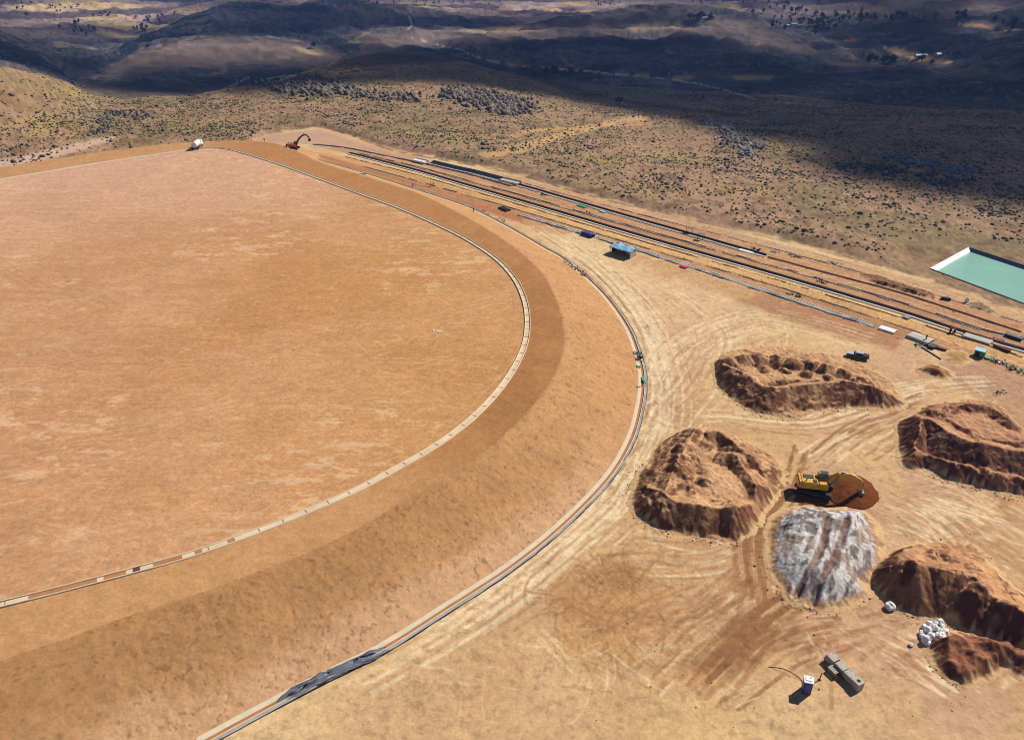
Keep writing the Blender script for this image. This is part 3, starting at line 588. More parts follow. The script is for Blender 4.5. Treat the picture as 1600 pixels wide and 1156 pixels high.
# ================================================================ HEAPS OF SOIL
DRY, DAMP_SHADE, DARK = C(218, 170, 124), C(132, 88, 64), C(118, 76, 60)  # steep faces: damp soil, darkened further to paint their shade in
def W(u, v, z=0.): return at(u, v, z)[:2]
def heap(name, outline, label, cat, ridges=(), cones=(), plate=0., slope=.72, bumps=0, bump_h=.9, bump_r=2.0, dry=DRY, damp_shade=DAMP_SHADE, pits=(), res=.20, seed=1, bump_zone=None, skirt=.9, rough=1., pz=None,
         colfn=None, zfn=None, gul=.5, lo=.42, hi=.72, group=None):
    O = smooth_path([W(u, v) for u, v in outline], n=5, closed=True); c0 = O.mean(0)
    xs = np.arange(O[:, 0].min()-4, O[:, 0].max()+4, res); ys = np.arange(O[:, 1].min()-4, O[:, 1].max()+4, res)
    gx, gy = np.meshgrid(xs, ys, indexing='ij'); x, y = gx.ravel(), gy.ravel(); rg = np.random.RandomState(seed)
    OO = np.vstack([O, O[:1]]); d, S, _ = pdist(x, y, OO); ins = inside(x, y, O); d = np.where(ins, d, -d)+.9
    d = d+(fbm(x/2.2, y/2.2, 150+seed, 3)-.5)*1.0*rough+(fbm(x/6, y/6, 145+seed, 2)-.5)*2.4*sm(6, 0, d)*rough+(vn(S*2.2, 0*S, 149+seed)-.5)*.35*sm(2, 0, d)*rough; d = np.maximum(d, 0)
    h = np.full(x.shape, plate, float)*(.85+.3*fbm(x/6, y/6, 151+seed, 3))
    if pz: ZP = smooth_path([W(u, v, plate*.7) for u, v in pz], n=4, closed=True); zd, _, _ = pdist(x, y, np.vstack([ZP, ZP[:1]])); h = h-np.where(inside(x, y, ZP), 0, zd)*.62
    for P, hr, sl, *bk in ridges:
        q = smooth_path([W(u, v, hr) for u, v in P], n=5); dd, ss, sg = pdist(x, y, q); sl = np.where(sg > 0, bk[0] if bk else sl, sl)
        L = max(ss.max(), 1e-3); hh = hr*(1+.25*(vn(ss/3.5, 0*ss, 152+seed)-.5)); h = np.maximum(h, hh-sl*dd)
    for u, v, hc, rc in cones:
        q = W(u, v, hc); a = 1+.3*(vn(np.arctan2(y-q[1], x-q[0])*2+9, 0*x+u, 155)-.5)
        dd = np.hypot(x-q[0], y-q[1])*a; h = np.maximum(h, hc-(hc/rc)*np.sqrt(dd*dd+.25)+.2)
    if bumps:
        pts = []
        Z0 = smooth_path([W(u, v, plate) for u, v in (bump_zone or outline)], n=3, closed=True); tries = 0
        while len(pts) < bumps and tries < 4000:
            tries += 1; p = np.array([rg.uniform(Z0[:, 0].min(), Z0[:, 0].max()), rg.uniform(Z0[:, 1].min(), Z0[:, 1].max())])
            if inside(p[:1], p[1:], Z0)[0] and all(np.hypot(*(p-q)) > bump_r*.75 for q in pts): pts.append(p)
        for p in pts:
            hb = bump_h*rg.uniform(.6, 1.25); rb = bump_r*rg.uniform(.75, 1.25); k = (np.abs(x-p[0]) < rb) & (np.abs(y-p[1]) < rb)
            dd = np.hypot(x[k]-p[0], y[k]-p[1])*(1+.5*(vn(np.arctan2(y[k]-p[1], x[k]-p[0])*1.6+5, 0*x[k]+p[0], 156)-.5))
            h[k] += np.maximum(0, hb*(1-np.sqrt(dd*dd+.09)/rb))
    for u, v, dp, rp in pits:
        q = W(u, v, plate*.5); h -= dp*np.exp(-((x-q[0])**2+(y-q[1])**2)/rp**2)
    gl = .45*fbm(S*.45, d*.3, 157+seed, 3)+.2*fbm(S*1.3, d*.2, 156+seed, 2)+.35*vn(S*3.4, d*.25, 158+seed); edge = np.where(d < skirt, d*d*.14/max(skirt, .01), skirt*.14+(d-skirt)*slope*(1+gul*.75*(gl-.5))); k = .13
    h = -k*np.log(np.exp(-np.clip(h, -5, 20)/k)+np.exp(-np.clip(edge, -5, 20)/k))+k*.69*sm(1, 0, edge)
    if zfn: h = zfn(x, y, h, d, S)
    h = np.maximum(h, .25*sm(skirt, skirt*2, d)); q0_, q1_ = np.gradient((h+(fbm(x*.45, y*.45, 159+seed, 3)-.5)*.7*sm(.5, 2.4, d)*rough).reshape(gx.shape), res); st0 = np.hypot(q0_, q1_).ravel(); h += (fbm(x*1.3, y*1.3, 158+seed, 4)-.5)*.42*sm(0, 1.6, d)*rough+(fbm(x*.45, y*.45, 159+seed, 3)-.5)*.7*sm(.5, 2.4, d)*rough+(fbm(x*3.2, y*3.2, 148+seed, 2)-.5)*.22*sm(.6, 1.6, d)*rough
    hg = h.reshape(gx.shape); g0, g1 = np.gradient(hg, res); st = .75*st0+.25*np.minimum(np.hypot(g0, g1).ravel(), 1.2); h = np.where(d > 0, h-.02*sm(.5, 0, d), -.03)
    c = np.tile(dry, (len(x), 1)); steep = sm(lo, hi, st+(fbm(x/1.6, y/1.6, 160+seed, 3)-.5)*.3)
    c = mixc(c, damp_shade, steep); c = mixc(c, damp_shade*.8, .5*sm(.55, .7, gl)*steep); c = mixc(c, dry*1.06, .5*sm(.55, .7, fbm(x/3, y/3, 161+seed, 3))); c = mixc(c, (damp_shade+dry)/2, .6*sm(.5, .68, fbm(x/2.2, y/2.2, 144+seed, 4)))
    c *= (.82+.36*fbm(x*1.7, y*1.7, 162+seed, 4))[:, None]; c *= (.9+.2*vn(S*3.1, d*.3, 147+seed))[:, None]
    if colfn: c = colfn(x, y, h, d, S, c)
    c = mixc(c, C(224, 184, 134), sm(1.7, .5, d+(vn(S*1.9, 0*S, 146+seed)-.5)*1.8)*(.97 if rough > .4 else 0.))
    zg = (fbm(x*.25, y*.25, 25, 3)-.5)*.16
    ii = np.arange(len(x)).reshape(gx.shape); m = (d > 0).reshape(gx.shape); q = m[:-1, :-1] | m[1:, :-1] | m[:-1, 1:] | m[1:, 1:]; i, j = np.nonzero(q)
    Q = np.stack([ii[i, j], ii[i+1, j], ii[i+1, j+1], ii[i, j+1]], -1); used = np.unique(Q); re = np.zeros(len(x), int); re[used] = np.arange(len(used))
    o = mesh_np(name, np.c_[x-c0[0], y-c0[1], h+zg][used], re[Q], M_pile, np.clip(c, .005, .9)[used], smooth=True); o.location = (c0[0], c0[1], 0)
    return tag(o, label, cat, group)
GH = 'heaps of brown soil in the yard'
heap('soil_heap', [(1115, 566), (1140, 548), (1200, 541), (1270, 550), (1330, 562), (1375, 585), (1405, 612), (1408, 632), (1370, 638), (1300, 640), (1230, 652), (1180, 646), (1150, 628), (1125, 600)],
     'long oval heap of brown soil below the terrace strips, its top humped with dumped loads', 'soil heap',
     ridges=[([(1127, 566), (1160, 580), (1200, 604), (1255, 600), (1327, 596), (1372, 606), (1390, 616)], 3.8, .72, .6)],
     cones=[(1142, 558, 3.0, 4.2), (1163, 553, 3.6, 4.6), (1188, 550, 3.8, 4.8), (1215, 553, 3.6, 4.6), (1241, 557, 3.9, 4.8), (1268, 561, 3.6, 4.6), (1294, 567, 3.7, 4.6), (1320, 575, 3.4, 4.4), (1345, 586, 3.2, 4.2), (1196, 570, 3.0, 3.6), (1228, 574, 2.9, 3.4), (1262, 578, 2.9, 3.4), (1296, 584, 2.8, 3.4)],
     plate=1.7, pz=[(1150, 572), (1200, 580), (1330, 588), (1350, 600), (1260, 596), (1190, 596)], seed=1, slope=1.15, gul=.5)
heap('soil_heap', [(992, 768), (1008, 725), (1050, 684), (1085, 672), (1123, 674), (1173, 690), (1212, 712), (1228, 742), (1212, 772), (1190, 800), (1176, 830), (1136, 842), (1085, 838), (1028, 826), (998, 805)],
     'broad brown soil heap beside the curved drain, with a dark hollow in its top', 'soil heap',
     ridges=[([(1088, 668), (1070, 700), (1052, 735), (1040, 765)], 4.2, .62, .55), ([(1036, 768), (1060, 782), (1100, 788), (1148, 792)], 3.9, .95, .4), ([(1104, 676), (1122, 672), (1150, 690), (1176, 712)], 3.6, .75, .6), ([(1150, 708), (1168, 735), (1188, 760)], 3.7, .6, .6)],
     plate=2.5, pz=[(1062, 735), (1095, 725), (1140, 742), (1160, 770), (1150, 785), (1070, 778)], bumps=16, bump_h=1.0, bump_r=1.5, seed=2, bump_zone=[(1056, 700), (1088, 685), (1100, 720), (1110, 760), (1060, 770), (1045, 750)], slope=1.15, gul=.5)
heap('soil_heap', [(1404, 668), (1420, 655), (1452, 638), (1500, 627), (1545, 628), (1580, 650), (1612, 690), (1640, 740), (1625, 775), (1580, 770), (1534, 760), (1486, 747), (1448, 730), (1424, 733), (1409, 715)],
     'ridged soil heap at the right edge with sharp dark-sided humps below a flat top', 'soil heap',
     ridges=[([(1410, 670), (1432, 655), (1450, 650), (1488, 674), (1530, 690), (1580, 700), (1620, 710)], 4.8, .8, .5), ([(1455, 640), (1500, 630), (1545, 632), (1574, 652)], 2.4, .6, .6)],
     cones=[(1420, 690, 3.6, 4.8), (1438, 704, 2.8, 3.8), (1462, 712, 3.4, 4.8), (1490, 722, 2.6, 3.8), (1512, 726, 3.3, 4.8), (1540, 732, 2.6, 4.), (1562, 738, 3.0, 4.6), (1592, 744, 2.8, 4.6)], plate=1.1, pz=[(1470, 650), (1540, 645), (1580, 670), (1600, 690), (1540, 685)], seed=3, slope=1.15, gul=.5, damp_shade=DARK, dry=C(206, 154, 114), lo=.45, hi=.65)
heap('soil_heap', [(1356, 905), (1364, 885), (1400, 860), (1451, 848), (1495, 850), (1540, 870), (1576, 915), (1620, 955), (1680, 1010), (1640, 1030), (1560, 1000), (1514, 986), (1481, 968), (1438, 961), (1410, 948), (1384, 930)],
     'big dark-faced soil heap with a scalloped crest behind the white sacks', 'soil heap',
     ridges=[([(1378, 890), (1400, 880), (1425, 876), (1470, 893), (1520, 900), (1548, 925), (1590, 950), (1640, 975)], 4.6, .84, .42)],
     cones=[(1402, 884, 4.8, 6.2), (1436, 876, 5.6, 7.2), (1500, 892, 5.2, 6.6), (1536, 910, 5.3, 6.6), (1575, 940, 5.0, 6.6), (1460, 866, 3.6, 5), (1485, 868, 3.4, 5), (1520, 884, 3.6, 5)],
     seed=4, slope=1.2, gul=.45, damp_shade=DARK, dry=C(210, 158, 112))
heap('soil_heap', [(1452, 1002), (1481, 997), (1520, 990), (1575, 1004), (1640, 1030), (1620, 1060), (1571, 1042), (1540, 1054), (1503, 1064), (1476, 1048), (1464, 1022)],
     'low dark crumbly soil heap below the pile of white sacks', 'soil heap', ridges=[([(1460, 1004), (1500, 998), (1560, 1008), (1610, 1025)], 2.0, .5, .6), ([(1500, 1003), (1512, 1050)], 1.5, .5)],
     cones=[(1480, 1010, 2.1, 3.4), (1520, 1014, 2.2, 3.6), (1492, 1036, 1.5, 2.8), (1540, 1030, 1.6, 3.)], bumps=10, bump_h=.7, bump_r=1.3, seed=5, slope=1.1, damp_shade=DARK, dry=C(170, 112, 82))
heap('soil_heap', [(1435, 576), (1449, 569), (1470, 572), (1490, 585), (1482, 593), (1462, 591), (1441, 583)], 'small round mound of brown earth alone near the green sheet', 'soil mound',
     cones=[(1456, 574, 2.3, 4.)], plate=.3, seed=6, damp_shade=C(150, 104, 70), dry=C(176, 124, 82), slope=.6)
poly_paint
RU = C(132, 76, 36)
heap('wet_soil_mound', [(1300, 768), (1296, 752), (1312, 745), (1336, 748), (1357, 760), (1366, 776), (1358, 787), (1342, 791), (1322, 786), (1308, 782)],
     'smooth rust-brown wet mound under the bucket of the yellow excavator', 'soil mound', plate=1.2, slope=.42, skirt=.02, rough=.35, seed=7, dry=RU*.8, damp_shade=RU*.7, lo=.3, hi=.6, gul=.1)
trk1 = [W(u, v, z) for u, v, z in ((1294, 812, 2.6), (1285, 850, 2.6), (1270, 885, 2.0), (1252, 915, .8), (1243, 932, .2))]; trk2 = [W(u, v, z) for u, v, z in ((1323, 815, 2.6), (1312, 850, 2.6), (1298, 885, 2.0), (1280, 915, .8), (1266, 945, .1))]
def grav(x, y, h, d, S, c):
    xr, yr = x*.9-y*.43, x*.43+y*.9; n = fbm(xr/.7+fbm(x/4, y/4, 171, 2)*3, yr/2.6, 172, 4); w_ = C(212, 203, 196); o = np.tile(w_, (len(x), 1))
    o = mixc(o, C(132, 122, 120), sm(.45, .6, n)); o = mixc(o, C(168, 140, 118), .7*sm(.55, .66, fbm(x/3, y/5, 173, 3))); o = mixc(o, C(228, 222, 212), .8*sm(.58, .66, fbm(x/1.1, y/1.1, 174, 3)))
    o = mixc(o, C(178, 132, 100), sm(2.6, 1.0, d+(fbm(x/2, y/2, 175, 3)-.5)*2.4)); gx_, _ = W(1215, 850)
    for t_ in (trk1, trk2):
        dd, ss, _ = pdist(x, y, t_); o = mixc(o, C(128, 88, 66), sm(.75, .35, dd)*.85*(.7+.3*vn(ss*2, 0*ss, 176)))
    return o*(.86+.28*fbm(x*2, y*2, 177, 3))[:, None]
def gravz(x, y, h, d, S):
    for t_ in (trk1, trk2):
        dd, ss, _ = pdist(x, y, t_); h = h-.4*sm(.8, .35, dd)*(d > .5)+.12*np.exp(-(dd-1.)**2/.06)
    xr, yr = x*.9-y*.43, x*.43+y*.9; return h+(fbm(xr/.9, yr/4., 178, 3)-.5)*.55*sm(.5, 2, d)+(vn(x*2.6, y*2.6, 179)-.5)*.14*sm(.5, 1.5, d)
heap('gravel_heap', [(1203, 828), (1212, 808), (1232, 797), (1262, 793), (1300, 796), (1345, 801), (1364, 820), (1375, 850), (1371, 880), (1357, 905), (1346, 930), (1318, 946), (1285, 949), (1262, 942), (1240, 938), (1226, 915), (1210, 900), (1203, 870)],
     'flat-topped heap of pale grey gravel with two brown wheel ruts running down it', 'gravel heap', ridges=[([(1250, 805), (1330, 812)], 3.0, .1)], plate=2.6, slope=.62, seed=8, colfn=grav, zfn=gravz, gul=.35, rough=.45)
heap('spoil_ridge', [(1340, 428), (1352, 427), (1400, 440), (1440, 452), (1462, 462), (1464, 467), (1440, 464), (1400, 453), (1360, 440)], 'long low ridge of dark dug earth on the terrace by the pond', 'spoil ridge',
     ridges=[([(1348, 430), (1400, 444), (1456, 462)], 1.3, .6)], seed=9, dry=C(150, 104, 72), damp_shade=C(100, 66, 50), slope=.8, res=.3)
heap('spoil_mound', [(1512, 476), (1528, 472), (1545, 478), (1560, 488), (1552, 492), (1535, 487), (1520, 483)], 'grey-brown sand mound with a dark boulder, below the pond', 'sand mound', ridges=[([(1525, 476), (1550, 487)], 1.3, .6)], seed=10, dry=C(150, 124, 96), damp_shade=C(120, 92, 72), res=.3)
heap('spoil_mound', [(1478, 552), (1500, 549), (1516, 556), (1514, 568), (1496, 572), (1478, 564)], 'flat olive-brown patch mound next to the grey covered slab', 'sand mound', plate=.35, seed=11, slope=.15, dry=C(190, 146, 94), damp_shade=C(178, 132, 84), res=.3)

# ================================================================ RIBBONS: curbs, drains, liners, low walls
def offsets(P):
    t = np.gradient(P, axis=0); t /= np.linalg.norm(t, axis=1)[:, None]+1e-9; return np.c_[-t[:, 1], t[:, 0]], t
def ribbon(name, P, prof, m, z=0., parent=None, jit=0., zj=0., seed=0, zarr=None, gap=0., taper=False):
    """profile (offset to the left, height) swept along a ground path"""
    nrm, _ = offsets(P); n = len(P); k = len(prof); s = np.r_[0, np.cumsum(np.hypot(*np.diff(P, axis=0).T))]; V = []
    for j, (o, h) in enumerate(prof):
        jo = (fbm(s/2.3, 0*s+j*3.3, 180+seed, 3)-.5)*2*jit; jz = (fbm(s/1.4, 0*s+j*5.1, 190+seed, 3)-.5)*2*zj
        zz = z if zarr is None else zarr
        if taper: e = np.minimum(1, np.minimum(s, s[-1]-s)/2.5); o, h = o*(.25+.75*e), h*e+.04
        V.append(np.c_[P+nrm*(o+jo)[:, None], zz+h+jz])
    V = np.stack(V, 1).reshape(-1, 3); ii = np.arange(n*k).reshape(n, k); sel = np.arange(n-1)
    if gap: sel = sel[vn(s[:-1]/4.+seed*3.1, 0*s[:-1]+seed, 55) > gap]
    Q = np.stack([ii[sel][:, :-1], ii[sel][:, 1:], ii[sel+1][:, 1:], ii[sel+1][:, :-1]], -1).reshape(-1, 4)
    return mesh_np(name, V, Q, m, parent=parent)
def wallprof(o, w_, h): return [(o-w_/2, -.1), (o-w_/2, h), (o+w_/2, h), (o+w_/2, -.1)]
# inner curb: a concrete gutter around the top of the pad
cb = empty('concrete_gutter', (0, 0, 0), 0, 'cream concrete gutter curving round the top of the earth pad', 'gutter')
ribbon('inner_kerb', curb, wallprof(.62, .16, .24), M_conc, PADZ, cb, .02); ribbon('outer_kerb', curb, wallprof(-.62, .16, .24), M_conc, PADZ, cb, .02)
M_bed = mat('gutter_bed', (234, 206, 168), .9, var=.16, scale=.25, bump=.02); ribbon('gutter_bed', curb, [(.54, .05), (-.54, .05)], M_bed, PADZ, cb)
nrm_, tan_ = offsets(curb); vis = [i for i in range(0, len(curb), 4) if -40 < px(curb[i, 0], curb[i, 1], PADZ)[0] < 1640 and 340 < px(curb[i, 0], curb[i, 1], PADZ)[1] < 1100]
jb = None
for i in vis[:96]:
    p = curb[i]
    if jb is None: jb = MB().box((0, 0, .07), (.09, 1.06, .08)).build('cross_bar', M_chan, cb)
    else:
        o = jb.copy(); COL.objects.link(o); jbn = o
    (jb if i == vis[0] else o).location = (p[0], p[1], PADZ); (jb if i == vis[0] else o).rotation_euler.z = math.atan2(tan_[i][1], tan_[i][0])
silt = [(60, 930), (105, 917), (127, 911), (170, 900), (205, 891), (248, 876), (263, 871), (304, 861), (360, 844)]
for k, (u, v) in enumerate(silt):
    p = W(u, v, PADZ); i = int(np.argmin(np.hypot(*(curb-p).T))); L_ = [2, 3, 2, 2, 1, 2, 2, 1, 1][k]
    ribbon('silt', curb[max(0, i-L_):i+L_], [(.5, .07), (0, .11), (-.5, .07)], M_mud if k == 4 else M_chan, PADZ, cb, .12, .02, k)
# toe drain: cream lining, soil bed, pale lip and grey liner
dpath = wpath([(465, 241)]+toe_px[:-2], 0, step=.9)[::-1]
dn = empty('toe_drain', (0, 0, 0), 0, 'long curved drain at the foot of the pad, cream lining with a grey membrane edge', 'drain')
ribbon('lining', dpath, [(1.25, .16), (1.0, .22), (.35, .10)], M_conc, 0, dn, .05, .02, 1); ribbon('soil_bed', dpath, [(.35, .09), (-.25, .08)], M_chan, 0, dn)
ribbon('lip', dpath, wallprof(-.32, .14, .26), M_conc, 0, dn, .02)
lp = dpath[:int(len(dpath)*.80)]; ribbon('membrane_edge', lp, [(-.4, .12), (-.55, .2), (-.75, .12), (-.9, .2)], M_fl, 0, dn, .14, .06, 2); ribbon('membrane_fold', lp, [(-.9, .2), (-.98, .03)], M_liner_dark, 0, dn, .14, .05, 2)
# crumpled sheet at the bottom end
cs = wpath([(607, 1015), (590, 1022), (560, 1036), (530, 1050), (500, 1064), (470, 1078), (430, 1098)], 0, step=.22)
tag(ribbon('membrane_sheet', cs, [(0.72, 0.043), (0.684, 0.272), (0.54, 0.102), (0.432, 0.289), (0.288, 0.255), (0.216, 0.102), (0.036, 0.306), (-0.072, 0.119), (-0.288, 0.153), (-0.396, 0.357), (-0.504, 0.128), (-0.72, 0.17), (-0.9, 0.357), (-1.008, 0.085), (-1.224, 0.043)], M_liner, .05, None, .42, .14, 3, taper=True), 'crumpled grey membrane sheet lying in the drain at the bottom of the photo', 'sheet')
# terrace walls and liners
def lpts(k, u0, u1, dv=0, n=12): return [(u, np.interp(u, LU, LN[k])+dv) for u in np.linspace(u0, u1, n)]
def terrace(name, pts_, parts, label, cat, group=None, step=1.2):
    P = wpath(pts_, 0, step=step); c0 = P.mean(0); root = empty(name, (c0[0], c0[1], 0), 0, label, cat, group)
    for j, (nm, prof, m_, jt, zj, *gp) in enumerate(parts): ribbon(nm, P-c0, prof, m_, 0, root, jt, zj, seed=j+len(label) % 9, gap=gp[0] if gp else 0)
    return root
G_ = 'low walls along the terrace strips'
terrace('lined_kerb', lpts('a', 810, 1372), [('membrane', [(.5, .08), (.3, .34), (0, .2), (-.3, .3), (-.6, .05)], M_fl, .3, .1), ('membrane_skirt', [(-.5, .1), (-1.0, .05)], M_liner_dark, .5, .04, .4), ('concrete_edge', wallprof(.8, .3, .35), M_conc, .08, 0, .2)],
        'nearest terrace edge, grey crumpled membrane laid along a concrete kerb', 'kerb', G_)
terrace('low_wall', lpts('b', 560, 1440), [('wall', wallprof(0, .18, .22), M_conc, .2, .08, .45), ('footing', [(-.1, .05), (-.6, .04)], M_mud, .35, .02, .4)], 'thin broken wall second from the nearest edge of the terraces', 'low wall', G_)
terrace('low_wall', lpts('c', 540, 1600), [('wall', wallprof(0, .25, .18), M_chan, .15, .06, .3), ('footing', [(-.2, .06), (-.5, .05)], M_mud, .4, .02, .45)], 'thin wall at the lower side of the cream terrace strip', 'low wall', G_)
terrace('lined_wall', lpts('d', 545, 1610), [('wall', wallprof(-.6, .7, .2), M_conc, .08, 0), ('membrane', [(-.2, .1), (.2, .4), (.6, .6)], M_liner_dark, .14, .05), ('wall_top', wallprof(.8, .25, .65), M_chan, .08, 0)],
        'longest terrace wall, pale concrete strip backed by a black membrane face', 'terrace wall', G_)
terrace('low_wall', lpts('e', 560, 1640), [('wall', wallprof(.2, .2, .35), M_conc, .15, .05, .3), ('kerb', wallprof(-.7, .2, .2), M_conc, .12, .04, .4), ('bed', [(.05, .05), (-.55, .05)], M_mud, .15, .02, .25)], 'double-edged wall with a dark bed in the middle of the terraces', 'low wall', G_)
terrace('concrete_channel', lpts('f', 790, 1200), [('slab', wallprof(-.2, 1.4, .12), M_concg, .1, 0), ('back_wall', wallprof(.8, .25, .6), M_liner_dark, .1, 0), ('front_kerb', wallprof(-1.1, .2, .22), M_conc, .1, 0, .4)],
        'pale concrete channel floor with a black back wall on the upper terraces', 'channel', G_)
terrace('low_wall', lpts('f', 1200, 1600), [('wall', wallprof(0, .3, .3), M_chan, .15, .05), ('bed', [(-.15, .06), (-.7, .05)], M_mud, .3, .02, .3)], 'low earth edge carrying on right of the pale channel', 'low wall', G_)
terrace('low_wall', lpts('g', 800, 1600), [('wall', wallprof(0, .2, .2), M_conc, .2, .1, .6), ('bed', [(-.1, .05), (-.5, .05)], M_mud, .3, .02, .4)], 'uppermost thin wall of the terraces below the dirt road', 'low wall', G_)
terrace('low_wall', [(490, 226), (540, 231), (600, 243), (700, 264), (800, 291)], [('wall', wallprof(0, .3, .4), M_conc, .1, .03), ('bed', [(-.15, .06), (-.9, .05)], M_liner_dark, .15, .02, .2)], 'upper terrace wall starting beside the distant excavator', 'low wall', G_)
# black lined trench with concrete ends
tp = wpath([(668, 256), (700, 264), (740, 273), (785, 285)], 0, step=1.0); c0 = tp.mean(0)
bt = empty('lined_trench', (c0[0], c0[1], 0), 0, 'black lined trench with white concrete blocks at both ends, at the back of the terraces', 'trench')
ribbon('black_lining', tp-c0, [(3.6, .8), (2.6, .5), (1.8, .1), (0, .06)], M_liner_dark, 0, bt, .3, .12, 4); ribbon('front_wall', tp-c0, wallprof(-.4, .7, .5), M_concg, 0, bt, .05); ribbon('rear_wall', tp-c0, wallprof(3.9, .3, .85), M_conc, 0, bt, .1)
def heading(a, b, z=0.):
    p, q = at(*a, z), at(*b, z); return math.atan2(q[1]-p[1], q[0]-p[0])
RH = heading((640, 252), (800, 290))
for (u, v, L_) in ((657, 254, 7.), (797, 286, 9.)):
    p = at(u, v, 0); q_ = MB().box((0, 0, .6), (L_, 3.0, .7), bev=.06).box((0, 1.4, .7), (L_+.4, .3, 1.4)).box((L_*.3, -1.4, .6), (.4, .4, 1.2)).build('end_block', M_white if u < 700 else M_concg, bt)
    q_.location = (p[0]-c0[0], p[1]-c0[1], 0); q_.rotation_euler.z = RH
def slab(name, a, b, wd, hh, m_, label, cat, zz=0., j=.15, group=None):
    P = wpath([a, b], 0, step=.8, n=30); c0 = P.mean(0)
    o = ribbon(name, P-c0, [(wd/2, -.05), (wd/2, hh), (wd/4, hh*1.15), (0, hh*.95), (-wd/4, hh*1.1), (-wd/2, hh), (-wd/2, -.05)], m_, zz, None, j, hh*.12, seed=int(a[0]) % 7)
    o.location = (c0[0], c0[1], 0); return tag(o, label, cat, group)
slab('covered_slab', (1420, 524), (1458, 538), 3.6, .55, M_concg, 'pale grey sheet spread over a slab at the end of the nearest terrace', 'sheet')
slab('black_sheet', (1452, 541), (1462, 545), 2.6, .5, M_liner_dark, 'black folded sheet at the right end of the pale grey slab', 'sheet')
slab('steel_beam', (1462, 544), (1480, 549), .9, .5, M_rust, 'brown steel beam on the ground right of the black sheet', 'beam')
slab('concrete_slab', (1506, 524), (1549, 537), 3.2, .4, M_concg, 'white concrete slab laid along the middle terrace near the right edge', 'slab')
slab('brown_beam', (1552, 541), (1580, 552), .7, .6, M_rust, 'long rusty beam beyond the end of the white slab', 'beam')
slab('membrane_sheet', (1374, 512), (1400, 520), 2.4, .3, M_white, 'white crumpled sheet left of the pale grey slab', 'sheet')
slab('membrane_roll', (1570, 524), (1602, 534), 1.4, .6, M_liner_dark, 'dark membrane roll at the right edge above the white slab', 'roll')
slab('membrane_roll', (1557, 533), (1570, 536), 1.3, .6, M_liner_dark, 'short dark roll lying between the white slab and the right edge', 'roll')
slab('membrane_roll', (910, 366), (928, 372), 1.6, 1.0, M_blue, 'dark blue rolled cover on the grey membrane left of the blue shelter', 'roll')
slab('green_sheet', (903, 321), (916, 325), 1.6, .25, M_tarpg, 'green sheet lying on the pale channel above the blue shelter', 'sheet')
slab('green_sheet', (938, 330), (946, 333), 1.2, .25, M_tarpb, 'small pale blue-green sheet on the pale channel', 'sheet')
slab('red_sheet', (1063, 416), (1075, 420), 1.6, .25, M_red, 'faded red sheet against the nearest membrane edge', 'sheet')
slab('dark_beam', (1470, 467), (1487, 470), .9, .7, M_liner_dark, 'short dark beam on the road below the pond', 'beam')
slab('dark_sheet', (782, 325), (796, 331), 2.2, .5, M_liner_dark, 'black sheet on red earth where the drain meets the terraces', 'sheet')
slab('grey_plate', (1412, 495), (1424, 500), 1.6, .25, M_steel, 'grey plate on the cream strip, middle terraces', 'plate')
slab('rust_plate', (1486, 519), (1490, 522), 1.2, 1.2, M_rust, 'rusty upright plate between the cream strip and white slab', 'plate')
slab('white_sheet', (1155, 390), (1178, 396), 2.0, .2, M_white, 'white sheet at the right end of the pale channel', 'sheet')
# sheet of silver plastic on the pad flank
p = at(565, 265, 6); o = ribbon('plastic_sheet', np.array([[x, 0] for x in np.linspace(-1.6, 1.6, 9)]), [(1.2, .1), (.4, .3), (-.4, .15), (-1.2, .25)], M_steel, 0, None, .3, .1, 5); o.location = (p[0], p[1], terrain_z(p[0], p[1])[0]); tag(o, 'silver plastic sheet lying on the brown far flank of the pad', 'sheet')
# white cross painted on the pad
p = at(677, 516.5, PADZ); r_ = empty('ground_marker', (p[0], p[1], PADZ), .3, 'white cross-shaped survey marker lying on the pad', 'marker')
MB().box((0, 0, .06), (2.0, .16, .08), bev=.01).build('arm', M_white, r_); o = MB().box((0, 0, .10), (1.2, .16, .08), bev=.01).build('arm', M_white, r_); o.rotation_euler.z = 1.35
o = MB().box((1.4, -.7, .05), (1.2, .5, .06), bev=.01).build('plate', M_white, r_)

# ================================================================ POND
cxp, cyp = np.mean(POND, 0); PA = np.array(POND); ctr = PA.mean(0); inset = lambda d_: PA+(ctr-PA)/np.linalg.norm(ctr-PA, axis=1)[:, None]*d_
mw = mat('pond_water', (156, 210, 186), .08, var=.10, scale=.06, bump=.12, bscale=1.6, spec=.9); wq = inset(1.5); gn = 2
wo = mesh_np('pond_water', [(a, b, -.75) for a, b in wq], [(3, 2, 1, 0)], mw); tag(wo, kind='structure')
pl_ = empty('pond_lining', (0, 0, 0), 0, 'white and black lined rim of the green pond', 'pond lining')
cl_ = np.vstack([PA, PA[:1]]); names = [('white_side', M_white), ('far_side', M_liner_dark), ('end_side', M_liner), ('near_side', M_liner_dark)]
iq = inset(2.3)
for i in range(4):
    a, b = PA[i], PA[(i+1) % 4]; c_, d_ = iq[i], iq[(i+1) % 4]; mm = [M_white, M_liner, M_liner, M_liner_dark][i]
    mesh_np('lining_side', [(a[0], a[1], .14), (b[0], b[1], .14), (d_[0], d_[1], -1.1), (c_[0], c_[1], -1.1)], [(0, 1, 2, 3)], mm, parent=pl_)
    t_ = (b-a)/np.linalg.norm(b-a); P = np.array([a+(b-a)*k for k in np.linspace(0, 1, 40)]); ribbon('rim', P, wallprof(0, .45, .15), [M_white, M_liner_dark, M_liner, M_liner_dark][i], 0, pl_, .03)

